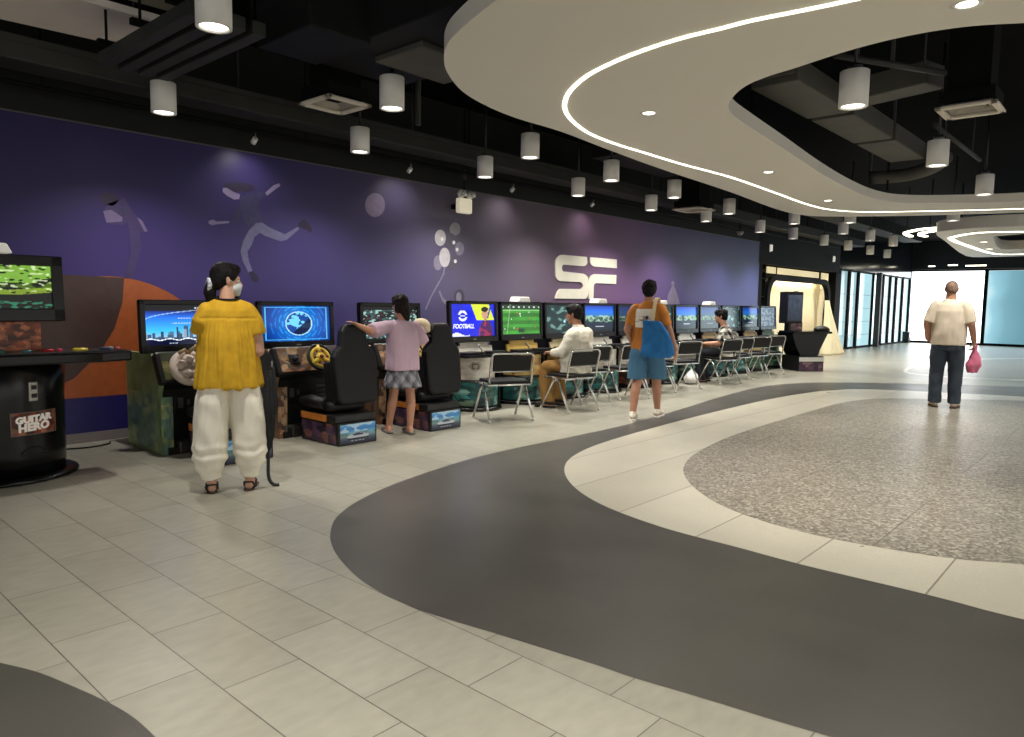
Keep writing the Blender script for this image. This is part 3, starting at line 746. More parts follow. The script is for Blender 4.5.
# ---- emergency exit light ------------------------------------------------
p = at_y(464, 206, 7.15)
t = empty('emergency_light', p, 0, 'white twin-head emergency light hanging above the balloons on the mural', 'emergency light')
MB().box((0,0,0),(.24,.09,.2), bev=.02).build('battery_box', mat('emergency_white', (236,228,206), .4, emit=(255,244,214), est=.35), t)
for s in (-1,1):
    h = MB().ball((s*.085,-.03,.15),(.055,.05,.055)).build('lamp_head', WHITE, t)
    MB().lathe([(0,0),(.042,.0),(.042,.012),(0,.012)], c=(s*.085,-.085,.15), n=16, rot=Q((1,0,0),PI/2).to_matrix()).build('lens', mat('clear_lens', (180,180,176), .1, var=.02), h)
MB().tube([(0,0,.1),(0,0,CEILZ-p.z)], .009, 8).box((0,.1,.0),(.1,.2,.06)).build('hanging_rod', MATTEB, t)
MB().box((0,0,.42),(.06,.03,.14), bev=.006).build('junction_box', GREYD, t)
p = at_y(740, 232, 6.9); p.z = 2.93
t = empty('ceiling_camera', p, 0, 'small pale dome camera on a thin dark arm near the far end of the mural', 'security camera')
MB().lathe([(0,-.06),(.05,-.045),(.075,0),(.075,.03),(0,.03)], n=20).build('dome', mat('dome_grey', (150,146,140), .3, var=.03), t)
MB().tube([(0,0,.03),(0,0,.25),(-.06,0,.4),(-.06,0,CEILZ-p.z)], .01, 8).build('arm', MATTEB, t)
for k, (px, py, Y) in enumerate(((770,248,7.34),(833,259,7.34))):
    p = at_y(px, py, Y)
    t = empty('wall_sconce', p, 0, ['small pale wall fitting on the black wall right of the mural','small pale wall fitting on the black wall above the booth end'][k], 'wall lamp', 'pale wall fittings over the booth')
    MB().box((0,-.03,0),(.07,.06,.16), bev=.012).build('casing', mat('sconce_white', (220,220,214), .4, emit=(255,250,235), est=.5), t); MB().box((0,-.005,0),(.1,.01,.2), bev=.003).build('back_plate', METAL, t)
# ================================================================== SCREENS AND ARCADE MACHINES
def rect(U, W, a, b, c, d): return (U >= a) & (U <= b) & (W >= c) & (W <= d)
def disk(U, W, x, y, r, asp): return ((U-x)*asp)**2+(W-y)**2 <= r*r
def scr_city(U, W):
    img = grad(W, [(0,(6,10,40)),(.16,(8,16,60)),(.2,(150,190,220)),(.35,(60,190,245)),(.7,(20,110,230)),(.84,(10,40,130)),(.86,(4,6,20)),(1,(3,4,14))])
    r = random.Random(5)
    for k in range(34):
        x = r.random(); h = .2+.14*r.random()+(.3*r.random() if .34 < x < .62 else 0); wd = .01+.02*r.random()
        put(img, rect(U, W, x-wd, x+wd, .15, h), r.choice([(40,70,110),(80,110,140),(150,170,185),(30,50,80),(60,84,110)]), .85)
    put(img, np.abs((W-.14)-.02*np.sin(U*30)) < .012, (230,240,250)); put(img, np.abs(W-(.62+.28*np.sqrt(np.clip(U*1.4,0,1)))) < .012, (190,220,255), .7)
    for y, a, b in ((.93,.55,.9),(.67,.35,.8),(.55,.3,.62),(.06,.55,.7),(.05,.25,.35)): put(img, rect(U, W, a, b, y-.012, y+.012) & (np.sin(U*190) > -.5), (220,235,255), .9)
    return img
def scr_globe(U, W):
    d = np.hypot((U-.53)*1.75, W-.5)
    img = grad(d, [(0,(30,140,220)),(.35,(16,110,200)),(.7,(8,70,160)),(1.1,(4,30,90))])
    for r_, wd, c in ((.335,.014,(210,245,255)),(.42,.012,(40,170,240)),(.5,.018,(30,150,230)),(.6,.01,(24,130,220)),(.7,.02,(20,110,200))):
        put(img, (np.abs(d-r_) < wd) & ((np.sin(np.arctan2(W-.5, (U-.53)*1.75)*9+r_*40) > -.4) | (r_ < .35)), c, .8)
    nz = vnoise(U, W, 9, 11)+.4*vnoise(U, W, 22, 4); put(img, (d < .32), (14,70,150)); put(img, (d < .32) & (nz > .08) & (W > .35), (110,205,245)); put(img, (d < .32) & ((U-.53)*1.75-(W-.5) > .12), (6,22,52), .85)
    put(img, (np.abs(np.maximum(np.abs(U-.5)*2, np.abs(W-.5)*2)-.9) < .025), (90,200,250), .8)
    return img
def scr_football(U, W):
    img = fill(U, (20,36,214)); img *= (1+.2*vnoise(U, W, 3, 2))[..., None]
    # ring emblem: two crescents and a bar
    d = np.hypot((U-.26)*1.7, W-.64); put(img, (d < .17) & (d > .10) & (np.abs(W-.64) > .045), (240,244,255)); put(img, rect(U, W, .2, .32, .617, .66), (240,244,255))
    put(img, (U+W*.25 > .62+.08) & (W > .5) & (U+W*.25 < 1.12), (214,226,60)); put(img, (np.abs(U-(.72+.2*W)) < .018) & (W > .55), (30,40,160))
    put(img, ((U-.79)/.17)**2+((W-.02)/.5)**2 < 1, (70,30,90)); put(img, (((U-.79)/.17)**2+((W-.02)/.5)**2 < 1) & (vnoise(U, W, 9, 4) > .05), (150,40,80))
    put(img, ((U-.77)/.075)**2+((W-.7)/.17)**2 < 1, (196,150,120)); put(img, (((U-.77)/.085)**2+((W-.84)/.08)**2 < 1), (34,26,24)); put(img, rect(U, W, .745, .8, .47, .56), (176,130,104))
    put(img, (W < .07+.05*np.sin(U*14)) & (U < .4), (226,232,250))
    return img
def scr_pitch(U, W):
    img = fill(U, (54,132,44)); img *= (1+.12*np.sign(np.sin(W*26)))[..., None]*(1+.18*vnoise(U, W, 4, 9))[..., None]
    put(img, W > .86, (40,60,44)); put(img, (np.abs(W-.93) < .02) & (np.sin(U*46) > .6), (200,214,205)); put(img, np.abs(U-.12-.1*(W)) < .008, (200,225,190), .6); put(img, np.abs(W-.82) < .008, (200,225,190), .6)
    put(img, rect(U, W, .42, .58, .08, .2), (34,60,40)); r = random.Random(3)
    for k in range(14):
        x, y = r.random(), .2+.6*r.random(); put(img, rect(U, W, x-.01, x+.01, y-.025, y+.025), r.choice([(220,60,50),(235,235,240),(30,40,80)]))
    put(img, rect(U, W, .02, .98, .0, .035), (10,20,14))
    return img
def scr_menu(seed, bright=1.0):
    def f(U, W):
        img = grad(W, [(0,(8,26,44)),(.38,(12,36,58)),(.4,(20,70,60)),(.58,(90,130,110)),(.62,(40,120,190)),(.8,(20,110,230)),(1,(16,60,170))])*bright
        nz = vnoise(U, W, 9, seed); put(img, (W > .4) & (W < .62) & (nz > .05), (150,190,160), .8*bright); put(img, (W > .38) & (W < .6) & (nz < -.2), (14,50,40))
        rr = random.Random(seed)
        for q in range(3):
            cx, cy, r_ = .2+.3*q+.12*(rr.random()-.5), .5+.06*(rr.random()-.5), .06+.06*rr.random(); d = np.hypot((U-cx)*1.3, W-cy); put(img, np.abs(d-r_) < .022, (200,215,215), .5*bright); put(img, d < r_*.5, (70,100,90), .6*bright)
        put(img, rect(U, W, .36, .66, .2, .235), (220,230,240), .9*bright); put(img, rect(U, W, 0, 1, 0, .1), (6,14,24))
        return img
    return f
def scr_dark(seed):
    def f(U, W):
        img = grad(W, [(0,(12,30,34)),(.5,(18,48,50)),(1,(14,38,44))]); nz = vnoise(U, W, 6, seed)
        put(img, nz > .15, (40,80,76), .6); put(img, nz > .35, (120,160,150), .8); put(img, disk(U, W, .55, .42, .05, 1.5), (160,220,230))
        return img
    return f
def scr_race(U, W):
    img = fill(U, (10,16,20)); nz = vnoise(U, W, 8, 21); nz2 = vnoise(U, W, 17, 5)
    put(img, nz > .1, (60,110,110), .7); put(img, (nz2 > .25), (170,210,200), .8); put(img, (nz2 < -.32), (60,30,36)); put(img, W > .9, (6,8,10)); put(img, rect(U, W, .3, .45, .05, .35), (110,190,200), .5)
    return img
def scr_band(U, W):
    img = fill(U, (8,12,8)); nz = vnoise(U, W, 8, 31); nz2 = vnoise(U, W, 19, 8)
    put(img, (W > .42), (30,44,14)); put(img, (W > .45) & (nz > .0), (86,120,30), .7); put(img, (U > .6) & (W > .6) & (nz > -.25), (120,170,60), .9); put(img, (nz < -.18) & (W > .3), (10,14,8))
    put(img, (np.abs(W-.42-.04*np.sin(U*7)) < .06) & (U > .1), (140,170,44), .8); put(img, (nz2 > .3) & (W > .4), (210,225,180), .8); put(img, (nz2 < -.3) & (W > .35), (8,12,8), .9)
    put(img, rect(U, W, .0, .52, .28, .34) & (np.sin(U*150) > -.4), (150,220,240)); put(img, rect(U, W, .1, .42, .2, .255) & (np.sin(U*130) > -.4), (120,200,230))
    put(img, (W < .18) & (nz2 > .1), (40,110,80)); return img
def scr_blue(U, W):
    img = grad(W, [(0,(50,80,110)),(.5,(80,100,130)),(1,(70,110,150))])*.75; nz = vnoise(U, W, 8, 41); put(img, nz > .15, (130,130,140), .6); put(img, nz < -.2, (40,50,70), .7); return img
def monitor(parent, cx, y, z0, w, h, fn, nu=72, nv=44, tilt=0.0, rz=0.0, bezel=.045, depth=.09, name='monitor'):
    """flat screen facing -y: cabinet back, bezel, lit picture"""
    o = bpy.data.objects.new(name, None); COL.objects.link(o); o.parent = parent; o.location = (cx, y, z0); o.rotation_euler = (tilt, 0, rz)
    return o
def screen(parent, cx, y, z0, w, h, fn, nu=72, nv=44, tilt=0.0, bez=.04, bot=.07, depth=.09):
    R_ = Q((1,0,0), tilt).to_matrix()
    b = MB(); O = V((cx, y, z0))
    def add(c, d, bev=.006): b.box(O+R_ @ V(c), d, rot=R_, bev=bev)
    add((0, depth*.25+.012, h/2), (w, depth*.5, h), .012)
    add((0, 0, bot/2), (w, .03, bot)); add((0, 0, h-bez/2), (w, .03, bez)); add((-w/2+bez/2, 0, h/2), (bez, .03, h)); add((w/2-bez/2, 0, h/2), (bez, .03, h))
    add((0, depth*.5+.05, h/2), (w*.6, .1, h*.6), .03)
    m = b.build('monitor', GLOSSB, parent)
    o = O+R_ @ V((-w/2+bez, .006, bot)); ux = R_ @ V((w-2*bez, 0, 0)); vx = R_ @ V((0, 0, h-bot-bez))
    p = picture('screen_picture', fn, flat(o, ux, vx), nu, nv, SCREEN, m)
    MB().box(O+R_ @ V((0,-.017,bot*.45)), (.05,.004,.012), rot=R_).build('badge', METAL, m)
    return m
def text(name, body, size, m, parent, mtx, ext=.002, shear=0.0, bold=0.0, space=1.0):
    cu = bpy.data.curves.new(name, 'FONT'); cu.body = body; cu.size = size; cu.extrude = ext; cu.align_x = 'CENTER'; cu.align_y = 'CENTER'; cu.shear = shear; cu.offset = bold; cu.space_character = space; cu.resolution_u = 3
    o = bpy.data.objects.new(name+'_tmp', cu); COL.objects.link(o)
    dg = bpy.context.evaluated_depsgraph_get(); me = bpy.data.meshes.new_from_object(o.evaluated_get(dg)); bpy.data.objects.remove(o)
    me.transform(mtx); me.materials.clear(); me.name = name
    return link(name, me, m, parent)
FRONT = lambda x, y, z: M.Translation(V((x, y, z))) @ M.Rotation(PI/2, 4, 'X')     # lettering that faces -y
GLOWW = mat('screen_white', (240,244,255), .4, emit=(240,244,255), est=1.0)
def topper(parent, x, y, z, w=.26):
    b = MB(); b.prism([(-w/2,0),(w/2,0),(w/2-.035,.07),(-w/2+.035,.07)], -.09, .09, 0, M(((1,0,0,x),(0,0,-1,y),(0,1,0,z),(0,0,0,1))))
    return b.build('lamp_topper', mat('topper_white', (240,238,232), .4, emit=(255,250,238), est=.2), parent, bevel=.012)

# ---- twin guitar cabinet at the left -------------------------------------------
gx, gy = 1.43, 6.42
t = empty('guitar_arcade_cabinet', (gx, gy, 0), 0, 'tall black music arcade cabinet with a wide control shelf, cut by the left edge', 'arcade machine')
MB().lathe([(.50,0),(.51,.012),(.50,.03),(.45,.04)], n=48, sy=.93).build('base_plate', GLOSSB, t)
MB().lathe([(.42,.035),(.425,.2),(.425,.6),(.44,.82),(.40,.86)], n=48, sy=.95).build('body', GLOSSB, t)
sh_ = MB(); sh_.prism([(-.86,-.42),(-.6,-.5),(.56,-.5),(.79,-.44),(.82,-.36),(.79,-.14),(-.84,-.14)], .855, .935)
shelf = sh_.build('control_shelf', GLOSSB, t, bevel=.015)
MB().prism([(-.80,-.40),(-.58,-.47),(.54,-.47),(.75,-.40),(.75,-.17),(-.80,-.17)], .936, .942).build('shelf_top', mat('shelf_dark', (40,38,40), .3, var=.2), shelf)
for x, y, r, c, n_ in ((-.2,-.38,.035,(150,150,150),'grey'),(-.05,-.36,.03,(60,130,110),'green'),(.1,-.39,.035,(70,120,120),'teal'),(.24,-.36,.04,(190,40,60),'red'),(.31,-.38,.022,(200,60,90),'pink'),(.45,-.37,.055,(210,190,60),'yellow'),(.62,-.37,.04,(50,60,90),'blue'),(.67,-.33,.025,(150,160,170),'silver'),(.70,-.39,.022,(170,80,70),'rust'),(-.38,-.38,.045,(200,195,180),'cream')):
    bt = MB().lathe([(r,.94),(r,.952),(r*.8,.962),(0,.965)], c=(x,y,0), n=18).build('control_button', mat('button_'+n_, c, .3, var=.03), t); bt['label'] = n_+' control button'
MB().box((-.06,-.08,1.04),(.6,.26,.26), bev=.02).build('neck', BLACK, t)
art = picture('marquee_art', blobs([(190,110,76),(206,130,86),(150,76,50),(110,60,44),(196,120,84),(170,90,60)], 4, 90, 2, .5), flat((-.36,-.214,.945),(.6,0,0),(0,0,.21)), 60, 20, PRINT, t)
sc_ = screen(t, -.12, -.33, 1.165, .98, .475, scr_band, 150, 80, rad(-4), .075, .09, .12)
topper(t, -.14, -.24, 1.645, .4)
# sign, coin slot and kick mark follow the curved front
def front_pt(x, z, off=.004):
    r = .425; a = math.asin(max(-1, min(1, x/r))); return V((math.sin(a)*(r+off), -math.cos(a)*(r+off)*.95, z))
sx0 = .125
def sign_fn(U, W):
    img = blobs([(150,60,36),(96,40,28),(176,110,80),(60,34,30),(140,90,70)], 8, 40, 1.6)(U, W); e = np.minimum(np.minimum(U, 1-U)*1.5, np.minimum(W, 1-W)); put(img, e < .05, (120,104,92)); return img
picture('sign_panel', sign_fn, lambda u, v: front_pt(sx0-.15+.31*u, .345+.17*v, .004), 40, 24, PRINT, t)
def wrap_text(body, z, size, shear=0.0):
    o = text('sign_lettering', body, size, mat('lettering_white', (238,232,222), .4, emit=(255,248,235), est=.15), t, M.Identity(4), .003, shear, .004, 1.05)
    for v in o.data.vertices:
        zz_ = v.co.z; p = front_pt(sx0+v.co.x, z+v.co.y+.06*v.co.x, .006+zz_); v.co = p
wrap_text('GUITAR', .460, .064); wrap_text('HERO', .402, .076)
cs = MB(); cs.box(front_pt(sx0,.66,.004), (.06,.02,.14), rot=Q((0,0,1), .24).to_matrix(), bev=.006)
cm = cs.build('coin_door', mat('coin_steel', (180,178,172), .35, .7, var=.05), t)
d_ = MB()
for z in (.69,.63): d_.box(front_pt(sx0+.002,z,.015), (.035,.008,.03), rot=Q((0,0,1), .24).to_matrix())
d_.build('coin_slot', BLACK, cm)
MB().tube([front_pt(sx0-.09+.02*k, .215+.04*math.sin(PI*k/9), .003) for k in range(10)], .006, 6).tube([front_pt(sx0-.09+.02*k, .205, .003) for k in range(10)], .004, 6).build('kick_handle', BLACK, t)

# ---- three racing cabinets ---------------------------------------------------------
CAR = lambda seed: (lambda U, W: car_art(U, W, seed))
def car_art(U, W, seed):
    img = grad(W, [(0,(40,44,60)),(.25,(80,90,110)),(.4,(120,150,150)),(.55,(110,170,200)),(.75,(60,130,200)),(1,(120,180,220))])
    nz = vnoise(U, W, 5, seed); put(img, (W > .6) & (nz > .1), (210,225,235), .7); put(img, (W < .55) & (W > .42) & (nz > .0), (90,120,110), .7)
    put(img, ((U-.5)/.32)**2+((W-.36)/.12)**2 < 1, (190,196,206)); put(img, ((U-.5)/.2)**2+((W-.45)/.1)**2 < 1, (170,180,196)); put(img, ((U-.5)/.16)**2+((W-.46)/.06)**2 < 1, (50,60,76))
    put(img, rect(U, W, .22, .78, .22, .27), (30,30,38)); put(img, rect(U, W, .3, .7, .14, .17) & (np.sin(U*60) > -.3), (230,230,235), .8)
    return img
PALG = [(130,156,108),(120,150,118),(150,166,120),(108,138,128),(162,168,120),(124,150,112),(110,140,122)]
PALO = [(150,120,90),(120,92,70),(96,74,64),(176,146,116),(110,100,94),(84,78,78),(150,104,78)]
PALP = [(60,40,66),(90,60,90),(40,34,50),(120,80,70),(70,60,80),(30,28,36)]
YEL = mat('wheel_yellow', (222,190,60), .35, var=.05)
def racing(name, cx, label, fn, side_pal, dash_pal, wheel, seat_label, seat, dx=0.0):
    t = empty(name, (cx+dx, 6.75, 0), 0, label, 'arcade machine', 'racing cabinets in a row')
    w = .78
    b = MB(); b.prism([(-.48,0),(.30,0),(.30,.84),(-.30,.84),(-.42,.62),(-.36,.55),(-.36,.06),(-.48,.06)], -w/2+.05, w/2-.05, 0, M(((0,0,1,0),(1,0,0,0),(0,1,0,0),(0,0,0,1))))
    b.build('body', BLACK, t)
    for s in (-1, 1):
        # printed side panel with real thickness
        prof = [(-.46,0),(.30,0),(.30,.86),(-.26,.86),(-.44,.66),(-.38,.52),(-.38,.3)]
        sp = MB(); sp.prism(prof, -.02, .02, 0, M(((0,0,1,s*(w/2-.03)),(1,0,0,0),(0,1,0,0),(0,0,0,1))))
        po = sp.build('side_panel', mat('side_'+name, side_pal[0], .4, var=.35, vscale=6), t)
        picture('side_art', blobs(side_pal, 5+s, 30, .8), lambda u, v, s=s: V((s*(w/2-.03)+s*.0225, -.37+.66*u, .01+.5*v)) if s > 0 else V((s*(w/2-.03)-.0225, -.37+.66*u, .01+.5*v)), 24, 24, PRINT, po)
    pd = picture('front_art', blobs(side_pal, 15, 24, .3), flat((-w/2-.0,-.462,.0),(.10,0,0),(0,0,.5)), 6, 24, PRINT, t)
    # dashboard, tilted towards the driver
    R_ = Q((1,0,0), rad(-28)).to_matrix()
    d = MB(); d.box((0,-.40,.74),(w+.02,.10,.30), rot=R_, bev=.03); dash = d.build('dashboard', BLACK, t)
    o = V((0,-.40,.74))+R_ @ V((-w/2+.03,-.053,-.125))
    picture('dash_art', blobs(dash_pal, 7, 40, 2.2), flat(o, (w-.06,0,0), R_ @ V((0,0,.25))), 40, 16, PRINT, dash)
    gq = -.2 if wheel == 'yellow' else .2
    MB().box(V((gq,-.40,.74))+R_ @ V((0,-.058,0)), (.11,.02,.11), rot=R_, bev=.01).ball(V((gq,-.40,.74))+R_ @ V((0,-.068,0)), (.03,.03,.03)).build('gear_plate', BLACK, t)
    R2 = Q((1,0,0), rad(62)).to_matrix()
    c = V((.03,-.55,.78)) if wheel == 'yellow' else V((-.18,-.55,.75)); wm = {'yellow': YEL, 'pale': mat('wheel_pale', (212,196,184), .8, var=.08, bump=.4, bscale=30)}[wheel]
    MB().tube([V((c.x,-.42,.74)), c], .03, 12).build('steering_column', BLACK, t)
    wh_ = MB().torus(c, .132, .017 if wheel == 'yellow' else .034, rot=R2, n=32, m=10).build('steering_wheel', BLACK if wheel == 'yellow' else wm, t)
    if wheel == 'yellow': MB().torus(c, .098, .018, rot=R2, n=28, m=8).build('wheel_ring', wm, wh_)
    hb = MB(); hb.lathe([(0,-.02),(.045,-.015),(.05,.02),(0,.03)], c=c, n=20, rot=R2)
    for k in range(3): a = rad(90+120*k); hb.tube([c+R2 @ V((math.cos(a)*.03, math.sin(a)*.03, 0)), c+R2 @ V((math.cos(a)*.13, math.sin(a)*.13, 0))], .024 if wheel == 'yellow' else .03, 8)
    hb.build('spoke', wm, wh_)
    if wheel == 'yellow':
        k_ = MB()
        for k in range(6): a = rad(60*k); k_.lathe([(0,.024),(.012,.022),(.012,.03),(0,.034)], c=c+R2 @ V((math.cos(a)*.07, math.sin(a)*.07, 0)), n=10, rot=R2)
        k_.lathe([(0,.03),(.022,.028),(.02,.04),(0,.042)], c=c, n=16, rot=R2); k_.build('wheel_button', mat('button_darkred', (120,50,40), .3, var=.05), wh_)
    else:
        kn = MB()
        for k in range(5): a = rad(70*k+20); kn.ball(c+R2 @ V((math.cos(a)*.07, math.sin(a)*.07, .02)), (.05,.045,.04), rot=R2)
        kn.build('cloth_wrap', wm, wh_)
        MB().tube([c+V((-.02,-.02,.13)), c+V((.05,-.04,.19)), c+V((.11,-.02,.16)), c+V((.06,-.03,.14))], .018, 8).tube([c+V((-.02,-.02,.13)), c+V((-.05,-.04,.16)), c+V((-.1,-.02,.13))], .016, 8).build('cloth_bow', mat('tan_cloth', (168,142,104), .85, var=.1), wh_)
    # lower front: coin door, speaker slots, paper
    cd_ = MB(); cd_.box((-.16,-.37,.42),(.16,.02,.18), bev=.008); cdo = cd_.build('coin_door', BLACK, t)
    k_ = MB(); k_.box((-.19,-.384,.43),(.045,.01,.09)).box((-.12,-.384,.43),(.025,.008,.05)); k_.build('coin_slot', METAL, cdo)
    s_ = MB()
    for k in range(4): s_.box((.16,-.366,.34+.045*k),(.14,.012,.015))
    s_.build('speaker_slot', mat('slot_grey', (84,82,78), .4, var=.05), t)
    ft = MB(); ft.box((0,-.42,.055),(.5,.14,.11), bev=.015).box((-.08,-.45,.15),(.07,.03,.13), rot=Q((1,0,0),.5).to_matrix(), bev=.008).box((.1,-.45,.15),(.07,.03,.13), rot=Q((1,0,0),.5).to_matrix(), bev=.008); ft.build('pedal', mat('pedal_dark', (60,58,54), .4, var=.1), t)
    if wheel == 'pale':
        MB().box((.0,-.40,.33),(.17,.012,.13), bev=.003).build('paper_notice', mat('paper_white', (226,222,214), .7, var=.02), t)
    nk = MB(); nk.box((0,-.04,.87),(.3,.14,.14)).build('monitor_stand', BLACK, t)
    screen(t, 0, -.2, .86, .87, .47, fn, 96, 56, rad(-3), .045, .07, .09)
    # ---- the seat on its own plinth
    if not seat: return
    s = empty('racing_chair', (cx+.02, 5.9, 0), 0, seat_label, 'seat', 'racing seats in front of the racing cabinets')
    bx_ = MB(); bx_.box((0,-.02,.105),(.44,.62,.21), bev=.008); pl = bx_.build('plinth', BLACK, s)
    picture('rear_art', car_art_f(3), flat((-.2,-.333,.012),(.4,0,0),(0,0,.186)), 56, 32, PRINT, pl)
    picture('side_art', blobs(PALP, 9, 26, 2.5), flat((-.223,.27,.012),(0,-.57,0),(0,0,.186)), 40, 16, PRINT, pl)
    picture('side_art', blobs(PALP, 12, 26, 2.5), flat((.223,-.3,.012),(0,.57,0),(0,0,.186)), 40, 16, PRINT, pl)
    MB().box((0,.0,.245),(.46,.60,.075), bev=.012).build('rail_deck', BLACK, s)
    og = MB(); og.box((-.2325,.05,.245),(.006,.42,.062)).box((.2325,.05,.245),(.006,.42,.062)); og.build('rail_trim', mat('trim_orange', (196,120,50), .45, var=.2, vscale=20), s)
    cu = MB(); cu.box((0,.06,.345),(.42,.5,.10), bev=.045, seg=4)
    for q in (-1, 1): cu.tube([(q*.2,-.1,.37),(q*.205,.12,.385),(q*.2,.29,.37)], [.05,.06,.045], 12)
    cu.build('seat_cushion', VINYL, s)
    # shell back
    bk = MB(); R3 = Q((1,0,0), rad(-7)).to_matrix()
    prof = [(-.19,0),(.19,0),(.235,.06),(.25,.36),(.245,.46),(.215,.52),(.165,.56),(.135,.70),(.10,.765),(-.10,.765),(-.135,.70),(-.165,.56),(-.215,.52),(-.245,.46),(-.25,.36),(-.235,.06)]
    mt = M.Translation(V((.075,-.2,.36))) @ R3.to_4x4() @ M(((1,0,0,0),(0,0,-1,0),(0,1,0,0),(0,0,0,1)))
    bk.prism(prof, -.035, .065, 0, mt)
    bo = bk.build('backrest', VINYL, s, bevel=.03)
    for q in (-1, 1): MB().box(V((.075,-.2,.36))+R3 @ V((q*.215,.08,.22)), (.05,.14,.40), rot=R3, bev=.02).build('side_bolster', VINYL, s)
    MB().box(V((.075,-.2,.36))+R3 @ V((0,.05,.65)), (.19,.06,.17), rot=R3, bev=.028).build('headrest', VINYL, s)
    MB().box((.075,-.24,.40),(.40,.02,.05), bev=.008).build('seam_band', mat('seam_grey', (46,46,48), .5, var=.1), s)
    return s
def car_art_f(seed): return lambda U, W: car_art(U, W, seed)
racing('racing_cabinet', 2.945, 'green-sided racing cabinet with a city skyline on its screen, left of the woman', scr_city, PALG, [(120,116,70),(90,96,60),(60,64,50),(140,130,90)], 'pale', 'black racing seat hidden behind the woman in the yellow top', True)
racing('racing_cabinet_blue', 4.04, 'racing cabinet with a blue globe on its screen and a yellow steering wheel', scr_globe, PALO, PALO, 'yellow', 'black racing seat on a car-picture plinth, left of the girl, under her hand', True)
racing('racing_cabinet_dark', 5.17, 'racing cabinet with a dark picture on its screen, in front of the girl', scr_race, PALO, [(176,140,110),(120,90,70),(70,60,56)], 'yellow', 'black racing seat with a car picture on its plinth, right of the girl in lilac', True, .08)
for o in bpy.data.objects:
    if o.name.startswith('racing_cabinet_'): o.name = 'racing_cabinet'
hp = at_y(424, 325, 5.82)

# ---- row of eleven sit-down consoles -----------------------------------------------
SHW = [(226,222,210),'white']
PADS = mat('pad_black', (20,20,22), .35, var=.1)
TEAL = [(40,96,96),(56,124,122),(28,66,72),(110,150,140),(34,80,76),(84,104,88),(24,44,50)]
WHT = [(222,218,208),(214,210,200),(230,226,220),(204,198,188),(226,218,204)]
YLW = [(206,170,90),(190,140,70),(170,110,60),(216,190,120),(120,80,60)]
GRN = [(70,110,84),(50,84,66),(96,130,100),(40,66,54)]
DRK = [(60,44,40),(40,34,34),(90,60,44),(120,70,50)]
consoles = [
 (scr_football, WHT, TEAL, 'game console with a blue football title screen, first of the row beside the racing seats', (228,224,212), False),
 (scr_pitch, YLW, TEAL, 'game console with a green football pitch on its screen and a yellow panel', (214,178,92), True),
 (scr_dark(3), YLW, TEAL, 'game console with a dark teal screen, hidden behind the seated man in white', (222,206,160), False),
 (scr_menu(5), WHT, TEAL, 'game console with a blue menu screen just right of the seated man in white', (230,226,214), True),
 (scr_menu(9, .45), WHT, DRK, 'game console behind the walking man in the orange shirt', (222,218,206), False),
 (scr_dark(8), WHT, TEAL, 'game console with a dim green screen at the right shoulder of the man in orange', (226,220,204), True),
 (scr_menu(12), WHT, TEAL, 'game console with a bright blue screen, second right of the man in orange', (220,222,214), False),
 (scr_menu(15, .6), YLW, TEAL, 'game console with dim blue screen and tan panel, left of the checked shirt', (206,178,126), True),
 (scr_dark(12), WHT, TEAL, 'game console with a grey green screen behind the person in the checked shirt', (200,196,180), False),
 (scr_menu(18, .8), YLW, GRN, 'game console with a blue menu screen and a tan panel, second from the far end', (208,180,130), False),
 (scr_blue, GRN, GRN, 'game console with pale blue screen and green panel, last of the row', (84,116,84), False),
]
